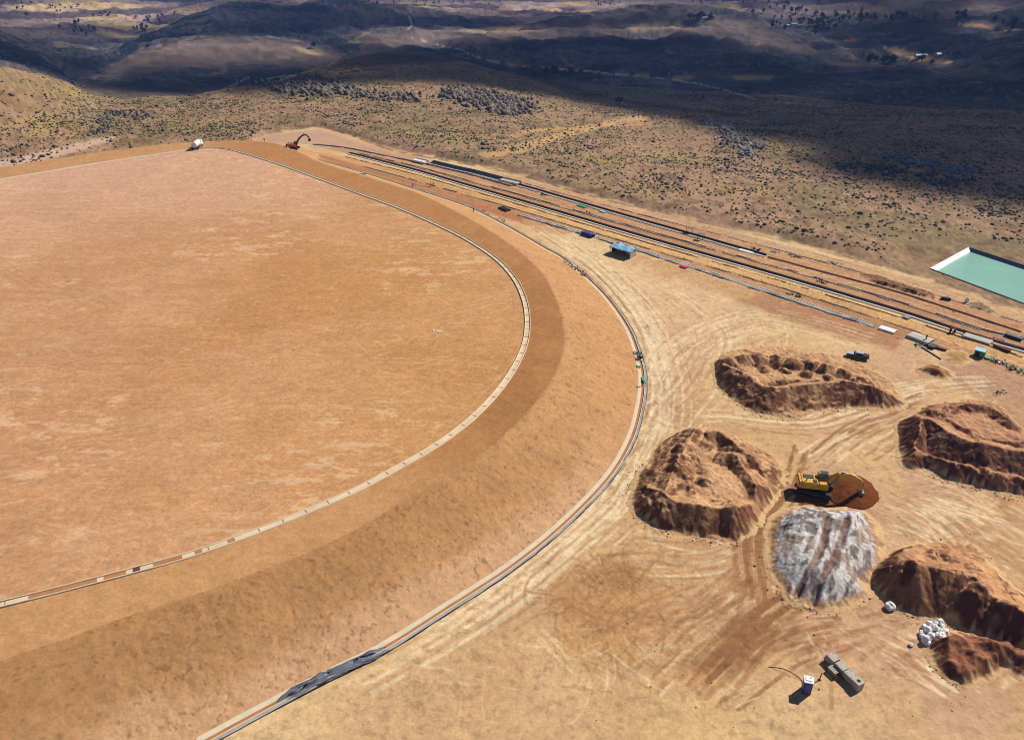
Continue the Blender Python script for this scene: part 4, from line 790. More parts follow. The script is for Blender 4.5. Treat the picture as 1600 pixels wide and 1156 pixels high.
# ================================================================ MACHINES
def prof_arm(pts_, th):
    """a bent arm: centre line with thickness, in the xz plane"""
    P = np.array([p[:2] for p in pts_], float); t = np.gradient(P, axis=0); t /= np.linalg.norm(t, axis=1)[:, None]; n = np.c_[-t[:, 1], t[:, 0]]; th = np.array(th)[:, None]/2
    return [tuple(p) for p in np.vstack([P+n*th, (P-n*th)[::-1]])]
def excavator(loc, rz, house, boom, stick, tip, mbody, mboom, label, s=1.):
    root = empty('excavator', loc, rz, label, 'excavator'); root.scale = (s, s, s)
    for y in (-1.25, 1.25):
        pr = [(-2.1+.42*math.cos(a)-.0, .45+.44*math.sin(a)) for a in np.linspace(math.pi/2, 3*math.pi/2, 8)]+[(2.1+.42*math.cos(a), .45+.44*math.sin(a)) for a in np.linspace(-math.pi/2, math.pi/2, 8)]
        tk = MB().prism(pr, y-.3, y+.3)
        for x in np.arange(-2.2, 2.3, .24): tk.box((x, y, .91), (.1, .64, .05))
        tk.build('track', M_blk, root)
        fr = MB().box((0, y+(.2 if y > 0 else -.2), .45), (3.6, .3, .36), bev=.04)
        for x in (-2.1, 2.1): fr.tube((x, y-.33, .45), (x, y+.33, .45), .3, n=14)
        fr.build('track_frame', M_dsteel, root)
    MB().box((0, 0, .75), (2.2, 2.0, .5), bev=.05).tube((0, 0, .9), (0, 0, 1.2), .75, n=24).build('undercarriage', M_dsteel, root)
    up = Vector((0, 0, 0)); rot = Matrix.Rotation(house, 4, 'Z')
    parts = []
    b = MB().box((-.45, 0, 1.45), (4.1, 2.5, .5), bev=.06).box((-1.1, -.05, 1.95), (2.4, 2.45, .75), bev=.10).box((.9, -.8, 1.9), (1.3, .8, .6), bev=.06)
    parts.append(b.build('body', mbody, root)); q = MB().box((-2.45, 0, 1.72), (.7, 2.6, 1.15), bev=.2); parts.append(q.build('counterweight', mboom if mboom is not M_yel else mbody, root))
    q = MB().box((-1.2, .35, 2.36), (1.5, .9, .1), bev=.02).tube((-1.6, -.7, 2.3), (-1.6, -.7, 2.85), .08).box((-.35, -.7, 2.38), (.5, .7, .12), bev=.02); parts.append(q.build('engine_cover', M_dsteel, root))
    q = MB().box((.95, .82, 2.25), (1.6, .95, 1.5), bev=.08, taper=(.9, .92)); cab = q.build('cab', mbody, root); parts.append(cab)
    q = MB().box((1.0, .82, 2.45), (1.62, .80, .8), taper=(.9, 1)).box((.95, .82, 2.5), (1.3, .99, .75), taper=(.95, .93)).box((1.05, .82, 3.01), (1.1, .7, .05)); gl = q.build('window', M_glass, cab)
    q = MB().box((1.6, -.15, 1.75), (.5, .7, .5), bev=.04); parts.append(q.build('boom_mount', M_dsteel, root))
    bp = boom; q = MB().prism(prof_arm(bp, [.45, .75, .62, .4]), -.45, 0.0); bo = q.build('boom', mboom, root, bevel=.03); parts.append(bo)
    q = MB().prism(prof_arm(stick, [.35, .6, .4, .28]), -.40, -.05); parts.append(q.build('stick', mboom, root, bevel=.02))
    mid = bp[1]
    for y in (-.58, .13):
        q = MB().tube((1.75, y, 1.5), (mid[0]*.75+1.75*.25, y, mid[1]*.75+1.5*.25-.1), .11).tube((mid[0]*.7+.5, y, mid[1]*.7+.42), (mid[0], y, mid[1]-.1), .06); parts.append(q.build('boom_cylinder', M_steel, root))
    e = stick[0]; q = MB().tube((bp[1][0]+.3, -.22, bp[1][1]+.5), (e[0]-.5, -.22, e[1]+.38), .1).tube((e[0]-.9, -.22, e[1]+.38), (e[0]-.05, -.22, e[1]+.2), .055); parts.append(q.build('stick_cylinder', M_steel, root))
    tp_ = Vector((stick[-1][0], -.22, stick[-1][1])); q = MB().tube((stick[1][0]+.35, -.22, stick[1][1]), (tp_.x+.38, -.22, tp_.z+.45), .08); parts.append(q.build('bucket_cylinder', M_steel, root))
    pr = [(.25*math.cos(a)*2.1, .25*math.sin(a)*2.3) for a in np.linspace(.3, 4.4, 10)]; pr2 = [(x*.86, z*.86) for x, z in pr[::-1]]
    q = MB(); ca_, sa_ = math.cos(tip), math.sin(tip); TP = lambda L: [(tp_.x+x*ca_-z*sa_, tp_.z-.35+x*sa_+z*ca_) for x, z in L]
    q.prism(TP(pr+pr2), -.80, .38)
    for y in (-.80, .32): q.prism(TP(pr), y, y+.06)
    parts.append(q.build('bucket', M_steel if mboom is M_yel else M_blk, root))
    for o in parts: o.matrix_local = rot
    return root
p = at(1272, 768, 0); zz = .15
ex = excavator((p[0], p[1], zz), R(-24), R(14), [(1.2, 1.7), (2.9, 3.6), (4.4, 3.75), (6.0, 3.0)], [(5.7, 3.3), (6.1, 2.7), (6.35, 1.6), (6.5, .95)], .4, M_yel, M_yel,
               'yellow tracked excavator reaching over the rust-brown wet mound', 1.22)
p = at(458, 229, PADZ)
ex2 = excavator((p[0], p[1], terrain_z(p[0], p[1])[0]), R(-6), 0, [(1.2, 1.7), (3.0, 4.4), (4.8, 5.9), (6.4, 6.2)], [(6.2, 6.4), (6.9, 5.9), (7.5, 5.0), (7.8, 4.4)], 1.2, mat('excavator_orange', (235, 150, 30), .45), M_dsteel,
                'distant orange excavator with a raised dark arm at the top corner of the pad', 1.0)
# white tank truck at the far corner of the pad
def wheel(p_, r_, w_, root, name='wheel'):
    o = MB().tube((0, -w_/2, 0), (0, w_/2, 0), r_, n=18).build(name, M_blk, root); o.location = p_
    q = MB().tube((0, -w_/2-.02, 0), (0, w_/2+.02, 0), r_*.5, n=12).build('rim', M_steel, o); return o
a_, b_ = at(303, 236, PADZ), at(315, 227, PADZ); hd = math.atan2(b_[1]-a_[1], b_[0]-a_[0]); c_ = (a_+b_)/2
tr_ = empty('tank_truck', (c_[0], c_[1], PADZ), hd, 'white tank truck parked on the gutter line at the far corner of the pad', 'truck')
MB().box((0, 0, .85), (7.6, 1.0, .3)).build('chassis', M_dsteel, tr_); MB().tube((-3.7, 0, 2.05), (1.6, 0, 2.05), 1.15, n=28).box((-1, 0, 3.2), (1.0, .6, .25), bev=.05).build('tank', M_white, tr_, smooth=False)
cb_ = MB().box((2.9, 0, 1.9), (1.9, 2.3, 2.1), bev=.12, taper=(.88, .95)).build('cab', M_white, tr_); MB().box((2.95, 0, 2.35), (1.84, 2.1, .75), taper=(.95, 1)).build('window', M_glass, cb_)
for x in (-2.9, -1.7, 2.7):
    for y in (-1.0, 1.0): wheel((x, y, .5), .5, .35, tr_)
# grey pickup in the yard
a_, b_ = at(1323, 556, 0), at(1356, 562, 0); hd = math.atan2(b_[1]-a_[1], b_[0]-a_[0]); c_ = (a_+b_)/2
pk_ = empty('pickup', (c_[0], c_[1], .05), hd, 'dark grey pickup parked above the long soil heap', 'pickup')
M_car = mat('dark_car_paint', (66, 66, 74), .3, metal=.3, var=.05, coat=.6); M_car2 = mat('silver_panel', (196, 204, 216), .35, metal=.2, var=.05)
bd = MB().box((0, 0, .72), (5.1, 1.78, .55), bev=.1).box((1.85, 0, 1.02), (1.2, 1.62, .16), bev=.06).build('body', M_car, pk_)
MB().box((-1.75, 0, 1.03), (1.55, 1.5, .06)).build('cargo_bed', M_car2, pk_); cbn = MB().box((.25, 0, 1.28), (2.3, 1.6, .62), bev=.1, taper=(.72, .86)).build('cabin', M_car2, pk_)
MB().box((.25, 0, 1.26), (2.34, 1.4, .42), taper=(.80, .9)).box((.25, 0, 1.26), (1.7, 1.64, .42), taper=(.8, .88)).build('window', M_blk, cbn)
for y in (-.6, .6): MB().box((2.54, y, .78), (.06, .35, .18)).build('headlight', M_white, pk_)
for x in (-1.55, 1.6):
    for y in (-.82, .82): wheel((x, y, .38), .38, .24, pk_)
# shelter with blue tarpaulin
hd = heading((900, 364), (1060, 408)); p = at(973, 398, 0)
sh = empty('site_shelter', (p[0], p[1], 0), hd, 'open-sided site shelter under a light blue tarpaulin by the terrace edge', 'shelter')
for x in (-3.6, 0, 3.6):
    for y in (-1.7, 1.7): MB().tube((x, y, -.1), (x, y, 2.9 if y > 0 else 2.5), .07).build('post', M_wood, sh)
gx_, gy_ = np.meshgrid(np.linspace(-4., 4., 25), np.linspace(-2.1, 2.1, 13), indexing='ij'); zr = 2.95-np.abs(gy_-.5)*.28-.10*np.cos(gx_*1.7)+.05*np.sin(gy_*3+gx_*2); ii = np.arange(gx_.size).reshape(gx_.shape)
Q = np.stack([ii[:-1, :-1], ii[1:, :-1], ii[1:, 1:], ii[:-1, 1:]], -1).reshape(-1, 4); ro = mesh_np('roof', np.c_[gx_.ravel(), gy_.ravel(), zr.ravel()], Q, M_tarpb, parent=sh); ro.modifiers.new('s', 'SOLIDIFY').thickness = .04
MB().box((0, 1.85, 1.4), (7.3, .05, 2.7)).build('back_wall', M_tarpb, sh); MB().box((3.75, 0, 1.35), (.05, 3.5, 2.5)).build('end_wall', M_concg, sh); MB().box((-3.75, .6, 1.0), (.05, 2.4, 1.9)).build('end_wall', M_blk, sh)
tb = MB().box((-.8, -.2, .8), (3.6, .9, .06)).build('workbench', M_wood, sh)
for x in (-2.3, .7): MB().box((x, -.2, .38), (.1, .8, .76)).build('leg', M_wood, tb)

# ---- precast concrete blocks bottom right
BH = heading((1303, 1032), (1334, 1062)); p = at(1317, 1052, 0); dx_, dy_ = math.cos(BH), math.sin(BH)
ps = [(-2.15, 'pale precast concrete block at the upper left end of the row', 1), (-.45, 'second precast concrete block of the row from the upper left', 1), (1.15, 'third precast concrete block of the row, next to the holed one', 1)]
for s_, lb, _ in ps:
    o = MB().box((0, 0, .65), (1.5, 1.25, 1.1), bev=.03); r_ = empty('concrete_block', (p[0]+dx_*s_, p[1]+dy_*s_, 0), BH+random.uniform(-.04, .04), lb, 'concrete block', 'row of precast concrete blocks'); o.build('block', M_concg, r_)
    q = MB(); [q.tube((x, y, 1.2), (x, y, 1.26), .05) for x in (-.45, .45) for y in (-.4, .4)]; q.build('lifting_stud', M_dsteel, r_)
r_ = empty('concrete_chamber', (p[0]+dx_*2.5, p[1]+dy_*2.5, 0), BH, 'precast concrete block with a round hole at the lower right end of the row', 'concrete block')
bm = bmesh.new(); n_ = 20; sq = [Vector((.6*max(-1, min(1, 1.42*math.cos(a))), .62*max(-1, min(1, 1.42*math.sin(a))), 0)) for a in [2*math.pi*k/n_ for k in range(n_)]]; ci_ = [Vector((.27*math.cos(2*math.pi*k/n_), .27*math.sin(2*math.pi*k/n_), 0)) for k in range(n_)]
A = [bm.verts.new(v+Vector((0, 0, 1.3))) for v in sq]; B = [bm.verts.new(v+Vector((0, 0, 1.3))) for v in ci_]; C_ = [bm.verts.new(v+Vector((0, 0, .3))) for v in ci_]; D = [bm.verts.new(v) for v in sq]
for k in range(n_):
    j = (k+1) % n_; bm.faces.new((A[k], A[j], B[j], B[k])); bm.faces.new((B[k], B[j], C_[j], C_[k])); bm.faces.new((A[j], A[k], D[k], D[j]))
bm.faces.new(C_); me = bpy.data.meshes.new('block'); bm.to_mesh(me); bm.free(); me.materials.append(M_concg); o = bpy.data.objects.new('block', me); COL.objects.link(o); o.parent = r_
MB().tube((0, 0, .31), (0, 0, .34), .26, n=16).build('chamber_floor', M_door, r_)
# slatted crate and timbers beside the blocks
q = at(1302, 1052, 0); cr_ = empty('slatted_crate', (q[0], q[1], 0), BH, 'slatted wooden crate in front of the concrete blocks', 'crate')
o = MB(); [o.box((x, 0, .78), (.18, .95, .04)) for x in np.arange(-.7, .71, .24)]; o.build('lid_slats', M_concg, cr_); o = MB(); [o.box((0, y, z_), (1.6, .05, .12)) for y in (-.48, .48) for z_ in (.1, .32, .54, .7)]; o.build('side_boards', M_wood, cr_)
o = MB(); [o.box((x, y, .38), (.1, .1, .76)) for x in (-.75, .75) for y in (-.42, .42)]; o.build('corner_post', M_wood, cr_)
for u, v, L_, a_, lb in ((1311, 1056, 1.7, .0, 'short wooden beam leaning at the near side of the slatted crate'), (1293, 1034, 1.6, -.3, 'short pale plank behind the slatted crate')):
    q = at(u, v, 0); tag(MB().box((0, 0, .15), (L_, .2, .2), bev=.02).build('timber', M_wood), lb, 'timber').location = (q[0], q[1], 0); bpy.context.scene.objects[-1].rotation_euler.z = BH+a_
for k, (u, v) in enumerate(((1303, 1061), (1309, 1064))):
    q = at(u, v, 0); o = MB(); bmesh.ops.create_icosphere(o.bm, subdivisions=2, radius=.22); [setattr(v_, 'co', v_.co*(.8+.35*random.random())) for v_ in o.bm.verts]; o = o.build('stone', M_rust); o.location = (q[0], q[1], .1)
    tag(o, ['brown stone on bare ground below the crate, the left of two', 'brown stone on bare ground below the crate, the right of two'][k], 'stone', 'stones below the crate')
# portable toilet
q = at(1259, 1079, 0); tl = empty('portable_toilet', (q[0], q[1], 0), -.25, 'blue portable toilet with a white roof at the bottom edge', 'portable toilet')
MB().box((0, 0, 1.1), (1.15, 1.15, 2.2), bev=.04).build('cabin', M_blue, tl); MB().box((0, 0, 2.27), (1.3, 1.3, .14), bev=.04).box((.0, .05, 2.37), (.8, .7, .1), bev=.03).build('roof', M_white, tl)
d_ = MB().box((0, -.59, 1.05), (.8, .04, 1.9), bev=.01).build('door', mat('blue_door', (80, 92, 175), .5), tl); MB().box((.3, -.63, 1.05), (.05, .05, .2)).build('handle', M_steel, d_); MB().tube((.4, .4, 2.3), (.4, .4, 2.75), .05).build('vent_pipe', M_white, tl)
q = at(1280, 1062, 0); mp_ = empty('marker_post', (q[0], q[1], 0), 0, 'leaning red marker post between the toilet and the concrete blocks', 'marker post')
MB().tube((0, 0, 0), (.25, .25, 1.15), .09, .07).build('post', M_red, mp_); MB().tube((0, 0, 0), (0, 0, .08), .28, .22, n=14).build('base', M_blk, mp_)
hp = wpath([(1200, 1042), (1222, 1044), (1240, 1052), (1252, 1062), (1256, 1075)], 0, step=.5); c0 = hp[0]; q = hp-c0
o = ribbon('hose', q, [(.035*math.cos(a), .06+.035*math.sin(a)) for a in np.linspace(0, 2*math.pi, 9)], M_blk); o.location = (c0[0], c0[1], 0); tag(o, 'thin dark hose curving over the ground to the blue toilet', 'hose')
# ---- white bulk sacks
def sack(loc, rz, sc, label, group=None, first=[None]):
    if first[0] is None:
        bm = bmesh.new(); bmesh.ops.create_icosphere(bm, subdivisions=4, radius=.62)
        for v in bm.verts:
            x, y, z_ = v.co; k = 1/max((abs(x)**3+abs(y)**3+abs(z_)**3)**(1/3)/.62, .6); n_ = math.sin(x*9)*.05+math.sin(y*11+z_*5)*.05+math.sin(z_*13+x*7)*.04+math.sin(x*23+y*19)*.02
            v.co = Vector((x*k, y*k, z_*k*.80))*(1+n_); t_ = max(0, v.co.z-.35); v.co.x *= 1-t_*2.0; v.co.y *= 1-t_*2.0; v.co.z += t_*.9+.42
        me = bpy.data.meshes.new('sack_body'); bm.to_mesh(me); bm.free(); me.materials.append(M_sack); me.polygons.foreach_set('use_smooth', np.ones(len(me.polygons), bool))
        tie = MB().tube((0, 0, .95), (.05, 0, 1.12), .07, .13, n=8).bm; m2 = bpy.data.meshes.new('tie'); tie.to_mesh(m2); m2.materials.append(M_sack); first[0] = (me, m2)
    r_ = empty('bulk_sack', loc, rz, label, 'sack', group); r_.scale = sc
    for nm, me in zip(('bag', 'tied_neck'), first[0]):
        o = bpy.data.objects.new(nm, me); COL.objects.link(o); o.parent = r_
    return r_
q = at(1390, 950, 0); sack((q[0], q[1], 0), .3, (1.15, 1.15, 1.0), 'single white bulk sack standing apart at the foot of the dark-faced heap')
q = at(1423, 1008, 0); sack((q[0], q[1], 0), .3, (.5, .5, .4), 'small white sack lying left of the sack pile')
cen = [(1443, 977), (1452, 972), (1462, 970), (1471, 975), (1469, 968), (1457, 979), (1466, 981), (1447, 984), (1441, 992), (1451, 992), (1460, 989), (1470, 988), (1476, 984), (1445, 999), (1455, 999), (1464, 997), (1473, 993), (1458, 1003), (1467, 1002), (1450, 1003), (1475, 998), (1439, 986), (1462, 1006)]
for k, (u, v) in enumerate(cen):
    q = at(u, v+4, 0); s_ = random.uniform(.55, .8); r_ = sack((q[0], q[1], 0), random.uniform(0, 6), (s_, s_*random.uniform(.85, 1.2), s_*random.uniform(.7, 1)), 'white bulk sack lying in the crowded sack pile', 'white sacks piled by the dark soil heap'); r_.rotation_euler.x = random.uniform(-.5, .5); r_.rotation_euler.y = random.uniform(-.5, .5)
for k, (u, v) in enumerate([(1450, 980), (1460, 976), (1455, 990), (1466, 990), (1448, 994)]):
    q = at(u, v+3, .75); r_ = sack((q[0], q[1], .6), random.uniform(0, 6), (.7, .75, .6), 'white bulk sack lying on top of the crowded sack pile', 'white sacks on top of the pile'); r_.rotation_euler.x = random.uniform(-.6, .6)

# ---- building rubble and stacked materials
def rubble(u, v, n, sx, sy, mats_, label, cat='rubble', hd=0., z=0., smx=.5):
    q = at(u, v, z); rg = np.random.RandomState(int(u*7+v)); r_ = empty('material_stack', (q[0], q[1], z), hd, label, cat); bs = {}
    for i in range(n):
        m_ = mats_[rg.randint(len(mats_))]; b = bs.setdefault(m_.name, (MB(), m_))[0]; L_ = smx*rg.uniform(.4, 1.6)
        from mathutils import Euler
        b.box((rg.uniform(-sx, sx), rg.uniform(-sy, sy), rg.uniform(.1, .5)), (L_, L_*rg.uniform(.2, .6), rg.uniform(.08, .3)), rot=Euler((rg.uniform(-.3, .3), rg.uniform(-.3, .3), rg.uniform(-1, 1))), bev=.01)
    for nm, (b, m_) in bs.items(): b.build({'black_rubber': 'tyre_scraps', 'geomembrane_dark': 'membrane_scraps'}.get(nm, 'boards' if 'wood' in nm else 'pieces'), m_, r_)['kind'] = 'stuff'
    return r_
rh = heading((880, 405), (950, 467)); BW = [M_liner_dark, M_white, M_concg, M_blk, M_wood]
rubble(886, 412, 26, 3.5, .9, BW, 'black and white construction scraps in the drain, upper part', hd=rh); rubble(901, 422, 34, 3.2, 1.0, BW, 'densest black and white scraps in the drain below the blue shelter', hd=rh)
rubble(911, 429, 22, 2.0, .9, [M_blk, M_liner_dark, M_steel], 'dark scraps where the scraps in the drain end', hd=rh)
rubble(997, 557, 40, .9, 2.6, [M_blk, M_liner_dark, M_white, M_steel], 'black and silver formwork pieces standing in the drain at the right bend', hd=0); slab('green_sheet', (997, 573), (998, 578), .9, .35, M_tarpg, 'green sheet in the drain just below the formwork pieces', 'sheet'); slab('green_sheet', (1004, 591), (1006, 600), .8, .3, M_tarpg, 'green sheet on the outer membrane of the drain', 'sheet')
rubble(760, 333, 14, 2.5, .6, BW, 'scraps along the drain where it nears the terraces', hd=rh); rubble(785, 343, 16, 3., .6, BW, 'scraps along the drain below the black sheet', hd=rh)
rubble(1556, 563, 22, 2.5, 1.2, BW, 'mixed boards and scraps right of the green shack', hd=RH); rubble(1575, 571, 34, 3.5, 1.3, BW+[M_tarpg, M_wood], 'long stack of boards and scraps at the right edge', hd=RH-.2); rubble(1592, 580, 22, 2.5, 1.0, BW, 'white boards at the end of the long stack, right edge', hd=RH-.2)
rubble(1285, 441, 16, 1.6, .8, [M_blk, M_steel], 'dark pile of rebar on the middle terraces', hd=RH); rubble(1302, 412, 18, 2.8, .8, [M_steel, M_concg, M_blk], 'grey stacked boards by the dirt road, right of the others', hd=RH)
rubble(1211, 394, 14, 2.0, .8, [M_steel, M_white], 'grey stacked boards by the dirt road, left of the others', hd=RH); rubble(1242, 401, 12, 1.8, .7, [M_steel, M_liner], 'grey stacked boards by the dirt road, the middle stack', hd=RH)
rubble(1180, 390, 14, 1.5, .8, [M_rust, M_blk], 'rusty rebar pile above the white sheet', hd=RH); rubble(922, 334, 12, 2., .6, [M_liner_dark, M_blk], 'dark planks on the upper terraces', hd=RH); rubble(1560, 532, 8, 1.2, .6, [M_blk, M_steel], 'dark scraps right of the white slab', hd=RH)
rubble(1240, 461, 16, 2., .6, [M_blk, M_wood], 'dark spiky timber on the thin broken wall', hd=RH); rubble(852, 305, 10, 1.8, .5, [M_blk], 'dark pieces on the pale channel near its left end', hd=RH); rubble(1562, 614, 18, 1.8, .9, [M_white, M_darkcl, M_rust], 'scattered white and dark litter on bare ground at the right', hd=.4)
rubble(1452, 541, 14, 2., .8, [M_blk, M_liner_dark], 'black offcuts beside the grey slab', hd=RH); rubble(1434, 540, 10, 1.4, .8, [M_tarpg, M_white], 'green and white litter below the grey slab', hd=RH)
# timber pole on the ground
slab('pole', (1440, 543), (1470, 562), .3, .25, M_dsteel, 'thin dark pole lying on the ground below the grey slab', 'pole', j=.02)
# little green shack
q = at(1530, 556, 0); gs = empty('site_shack', (q[0], q[1], 0), RH, 'tiny green shack with a pale roof beside the lower terraces', 'shack')
MB().box((0, 0, .8), (2.2, 1.7, 1.6), bev=.03).build('wall', M_tarpg, gs); MB().box((-.1, 0, 1.66), (2.4, 2.0, .1)).build('roof', M_tarpb, gs); MB().box((-.4, -.87, .7), (.8, .05, 1.3)).build('door', M_door, gs); q2 = MB().box((1.9, -.3, .2), (1.2, 1.0, .3), bev=.05).build('green_crate', M_tarpg, gs)
q = at(1510, 472, 0); wt = empty('water_drum', (q[0], q[1], 0), 0, 'white drum standing on the road below the pond', 'drum'); MB().tube((0, 0, 0), (0, 0, 1.3), .5, n=20).build('barrel', M_white, wt); MB().tube((0, 0, 1.3), (0, 0, 1.42), .25, n=16).build('lid', M_blue, wt)
for u, v, lb in ((1077, 364, 'small timber frame with a flat top above the pale channel'), (1095, 374, 'small timber frame standing behind the pale channel')):
    q = at(u, v, 0); fr_ = empty('work_stand', (q[0], q[1], 0), RH, lb, 'frame')
    for x in (-.9, .9):
        for y in (-.6, .6): MB().tube((x, y, 0), (x, y, 1.9), .07).build('post', M_dsteel, fr_)
    MB().box((0, 0, 1.92), (2.2, 1.5, .07)).build('top', M_steel, fr_)

# ================================================================ PEOPLE
def person_mesh(top, trou, lean=0., stride=.15, arm=.35, helmet=True):
    J = dict(pel=(0, 0, .95), sp=(lean*.3, 0, 1.2), ch=(lean*.6, 0, 1.40), nk=(lean*.8, 0, 1.52), hd=(lean, 0, 1.62), ht=(lean+.02, 0, 1.74),
             lh=(0, .10, .90), lk=(stride*.6, .11, .50), la=(stride*.4, .12, .09), lf=(stride*.4+.17, .13, .05), rh=(0, -.10, .90), rk=(-stride*.2, -.11, .50), ra=(-stride, -.12, .09), rf=(-stride+.17, -.13, .05),
             ls=(lean*.6, .19, 1.42), le=(lean*.6+.03, .26, 1.15), lw=(lean*.6+arm*.6, .25, .98), lx=(lean*.6+arm*.75, .24, .92), rs=(lean*.6, -.19, 1.42), re=(lean*.6, -.26, 1.15), rw=(lean*.6+arm*.4, -.24, .93), rx=(lean*.6+arm*.5, -.24, .86))
    Rr = dict(pel=.15, sp=.14, ch=.16, nk=.06, hd=.10, ht=.085, lh=.10, lk=.065, la=.045, lf=.04, rh=.10, rk=.065, ra=.045, rf=.04, ls=.07, le=.048, lw=.035, lx=.04, rs=.07, re=.048, rw=.035, rx=.04)
    E = [('pel', 'sp'), ('sp', 'ch'), ('ch', 'nk'), ('nk', 'hd'), ('hd', 'ht'), ('pel', 'lh'), ('lh', 'lk'), ('lk', 'la'), ('la', 'lf'), ('pel', 'rh'), ('rh', 'rk'), ('rk', 'ra'), ('ra', 'rf'), ('ch', 'ls'), ('ls', 'le'), ('le', 'lw'), ('lw', 'lx'), ('ch', 'rs'), ('rs', 're'), ('re', 'rw'), ('rw', 'rx')]
    ks = list(J); me = bpy.data.meshes.new('p'); me.from_pydata([J[k] for k in ks], [(ks.index(a), ks.index(b)) for a, b in E], []); o = bpy.data.objects.new('p', me); COL.objects.link(o)
    sk_ = o.modifiers.new('s', 'SKIN'); sv = me.skin_vertices[0].data
    for i, k in enumerate(ks): sv[i].radius = (Rr[k], Rr[k]); sv[i].use_root = (k == 'pel')
    o.modifiers.new('d', 'SUBSURF').levels = 1; dg = bpy.context.evaluated_depsgraph_get(); m2 = bpy.data.meshes.new_from_object(o.evaluated_get(dg)); bpy.data.objects.remove(o)
    m2.materials.clear()
    for m_ in (M_skin, top, trou, M_blk): m2.materials.append(m_)
    for f in m2.polygons:
        c = f.center; hand = abs(c.y) > .2 and c.z < 1.0 and c.z > .8
        f.material_index = 0 if (c.z > 1.53 or hand) else 3 if c.z < .12 else 2 if (c.z < .96 and abs(c.y) < .22) else 1
        f.use_smooth = True
    return m2
def person(u, v, z, rz, top, trou, label, lean=0., stride=.15, arm=.35, onz=None):
    q = at(u, v, z); zz = terrain_z(q[0], q[1])[0] if onz is None else onz
    me = person_mesh(top, trou, lean, stride, arm); o = bpy.data.objects.new('person', me); COL.objects.link(o); o.location = (q[0], q[1], zz); o.rotation_euler.z = rz
    hb = MB(); bmesh.ops.create_icosphere(hb.bm, subdivisions=2, radius=.135); hb.bm.verts.ensure_lookup_table()
    for v_ in hb.bm.verts: v_.co.z = max(v_.co.z, -.02)
    h_ = hb.tube((.05, 0, -.02), (.05, 0, 0), .17, n=16).build('helmet', M_helmet, o); h_.location = (lean, 0, 1.70)
    return tag(o, label, 'person')
person(673, 291, 0, .4, M_orange, M_orange, 'worker in orange overalls walking on red earth, left of a pair', arm=.4, stride=.25); person(677, 291, 0, .9, M_orange, M_darkcl, 'worker in an orange jacket and dark trousers, right of a pair', stride=.1)
person(413, 220, PADZ, 2., M_darkcl, M_darkcl, 'lone person in dark clothes left of the distant excavator')
person(1502, 921, 2.3, 2.6, M_bluecl, M_darkcl, 'worker in blue on the face of the dark soil heap', lean=.2, stride=.25, onz=2.3)
person(645, 293, 0, 1., M_darkcl, M_rust, 'worker in dark clothes bending over the drain near the terraces', lean=.35); person(1446, 533, 0, 1., M_red, M_darkcl, 'worker in a red top beside the pale grey slab', lean=.2)
person(1505, 524, 0, 2., M_darkcl, M_darkcl, 'worker in black at the left end of the white slab', lean=.1); person(1003, 604, 0, 1.6, M_darkcl, M_darkcl, 'worker in dark clothes on the drain edge below the green sheet', lean=.2); person(1283, 444, 0, .5, M_bluecl, M_darkcl, 'worker standing at the dark rebar pile', lean=.2)
person(740, 338, 0, 1., M_bluecl, M_darkcl, 'worker in blue among the scraps where the drain nears the terraces', lean=.2)
q = at(1036, 826, 0)
o = MB(); bmesh.ops.create_icosphere(o.bm, subdivisions=2, radius=.28); [setattr(v_, 'co', v_.co*(.8+.35*random.random())) for v_ in o.bm.verts]; o = o.build('stone', M_white); q = at(1028, 822, 0); o.location = (q[0], q[1], .2); tag(o, 'pale round stone at the foot of the broad brown heap', 'stone')

# ================================================================ SCRUB, ROCKS, TREES, FAR HOUSES
def ico(sub):
    bm = bmesh.new(); bmesh.ops.create_icosphere(bm, subdivisions=sub, radius=1); V = np.array([v.co[:] for v in bm.verts]); F_ = np.array([[v.index for v in f.verts] for f in bm.faces]); bm.free(); return V, F_
I1, I2 = ico(1), ico(2)
def scatter(name, P, Sz, cols_, label=None, kind='stuff', base=I1, squash=.65, m=M_scrub, tilt=False, jag=.45, long=None):
    n = len(P); V0, F0 = base; k = len(V0); rg = np.random.RandomState(5); J = 1+jag*(rg.rand(n, k)-.5)*2; V = V0[None]*J[:, :, None]*Sz[:, None, None]
    V[:, :, 2] *= squash
    if long is not None: V[:, :, 0] *= long[:, None]
    a = rg.rand(n)*6.28
    if tilt:
        t = rg.uniform(-.9, .9, n)[:, None]; y, z = V[:, :, 1].copy(), V[:, :, 2].copy(); V[:, :, 1], V[:, :, 2] = y*np.cos(t)-z*np.sin(t), y*np.sin(t)+z*np.cos(t)
        t = rg.uniform(.2, 1.2, n)[:, None]; y, z = V[:, :, 0].copy(), V[:, :, 2].copy(); V[:, :, 0], V[:, :, 2] = y*np.cos(t)-z*np.sin(t), y*np.sin(t)+z*np.cos(t)
    x, y = V[:, :, 0].copy(), V[:, :, 1].copy(); ca_, sa_ = np.cos(a)[:, None], np.sin(a)[:, None]; V[:, :, 0], V[:, :, 1] = x*ca_-y*sa_, x*sa_+y*ca_
    V += P[:, None, :]; Fq = (F0[None]+(np.arange(n)*k)[:, None, None]).reshape(-1, 3); cc = np.repeat(cols_, k, 0)
    return mesh_np(name, V.reshape(-1, 3), Fq, m, cc)
rg = np.random.RandomState(11)
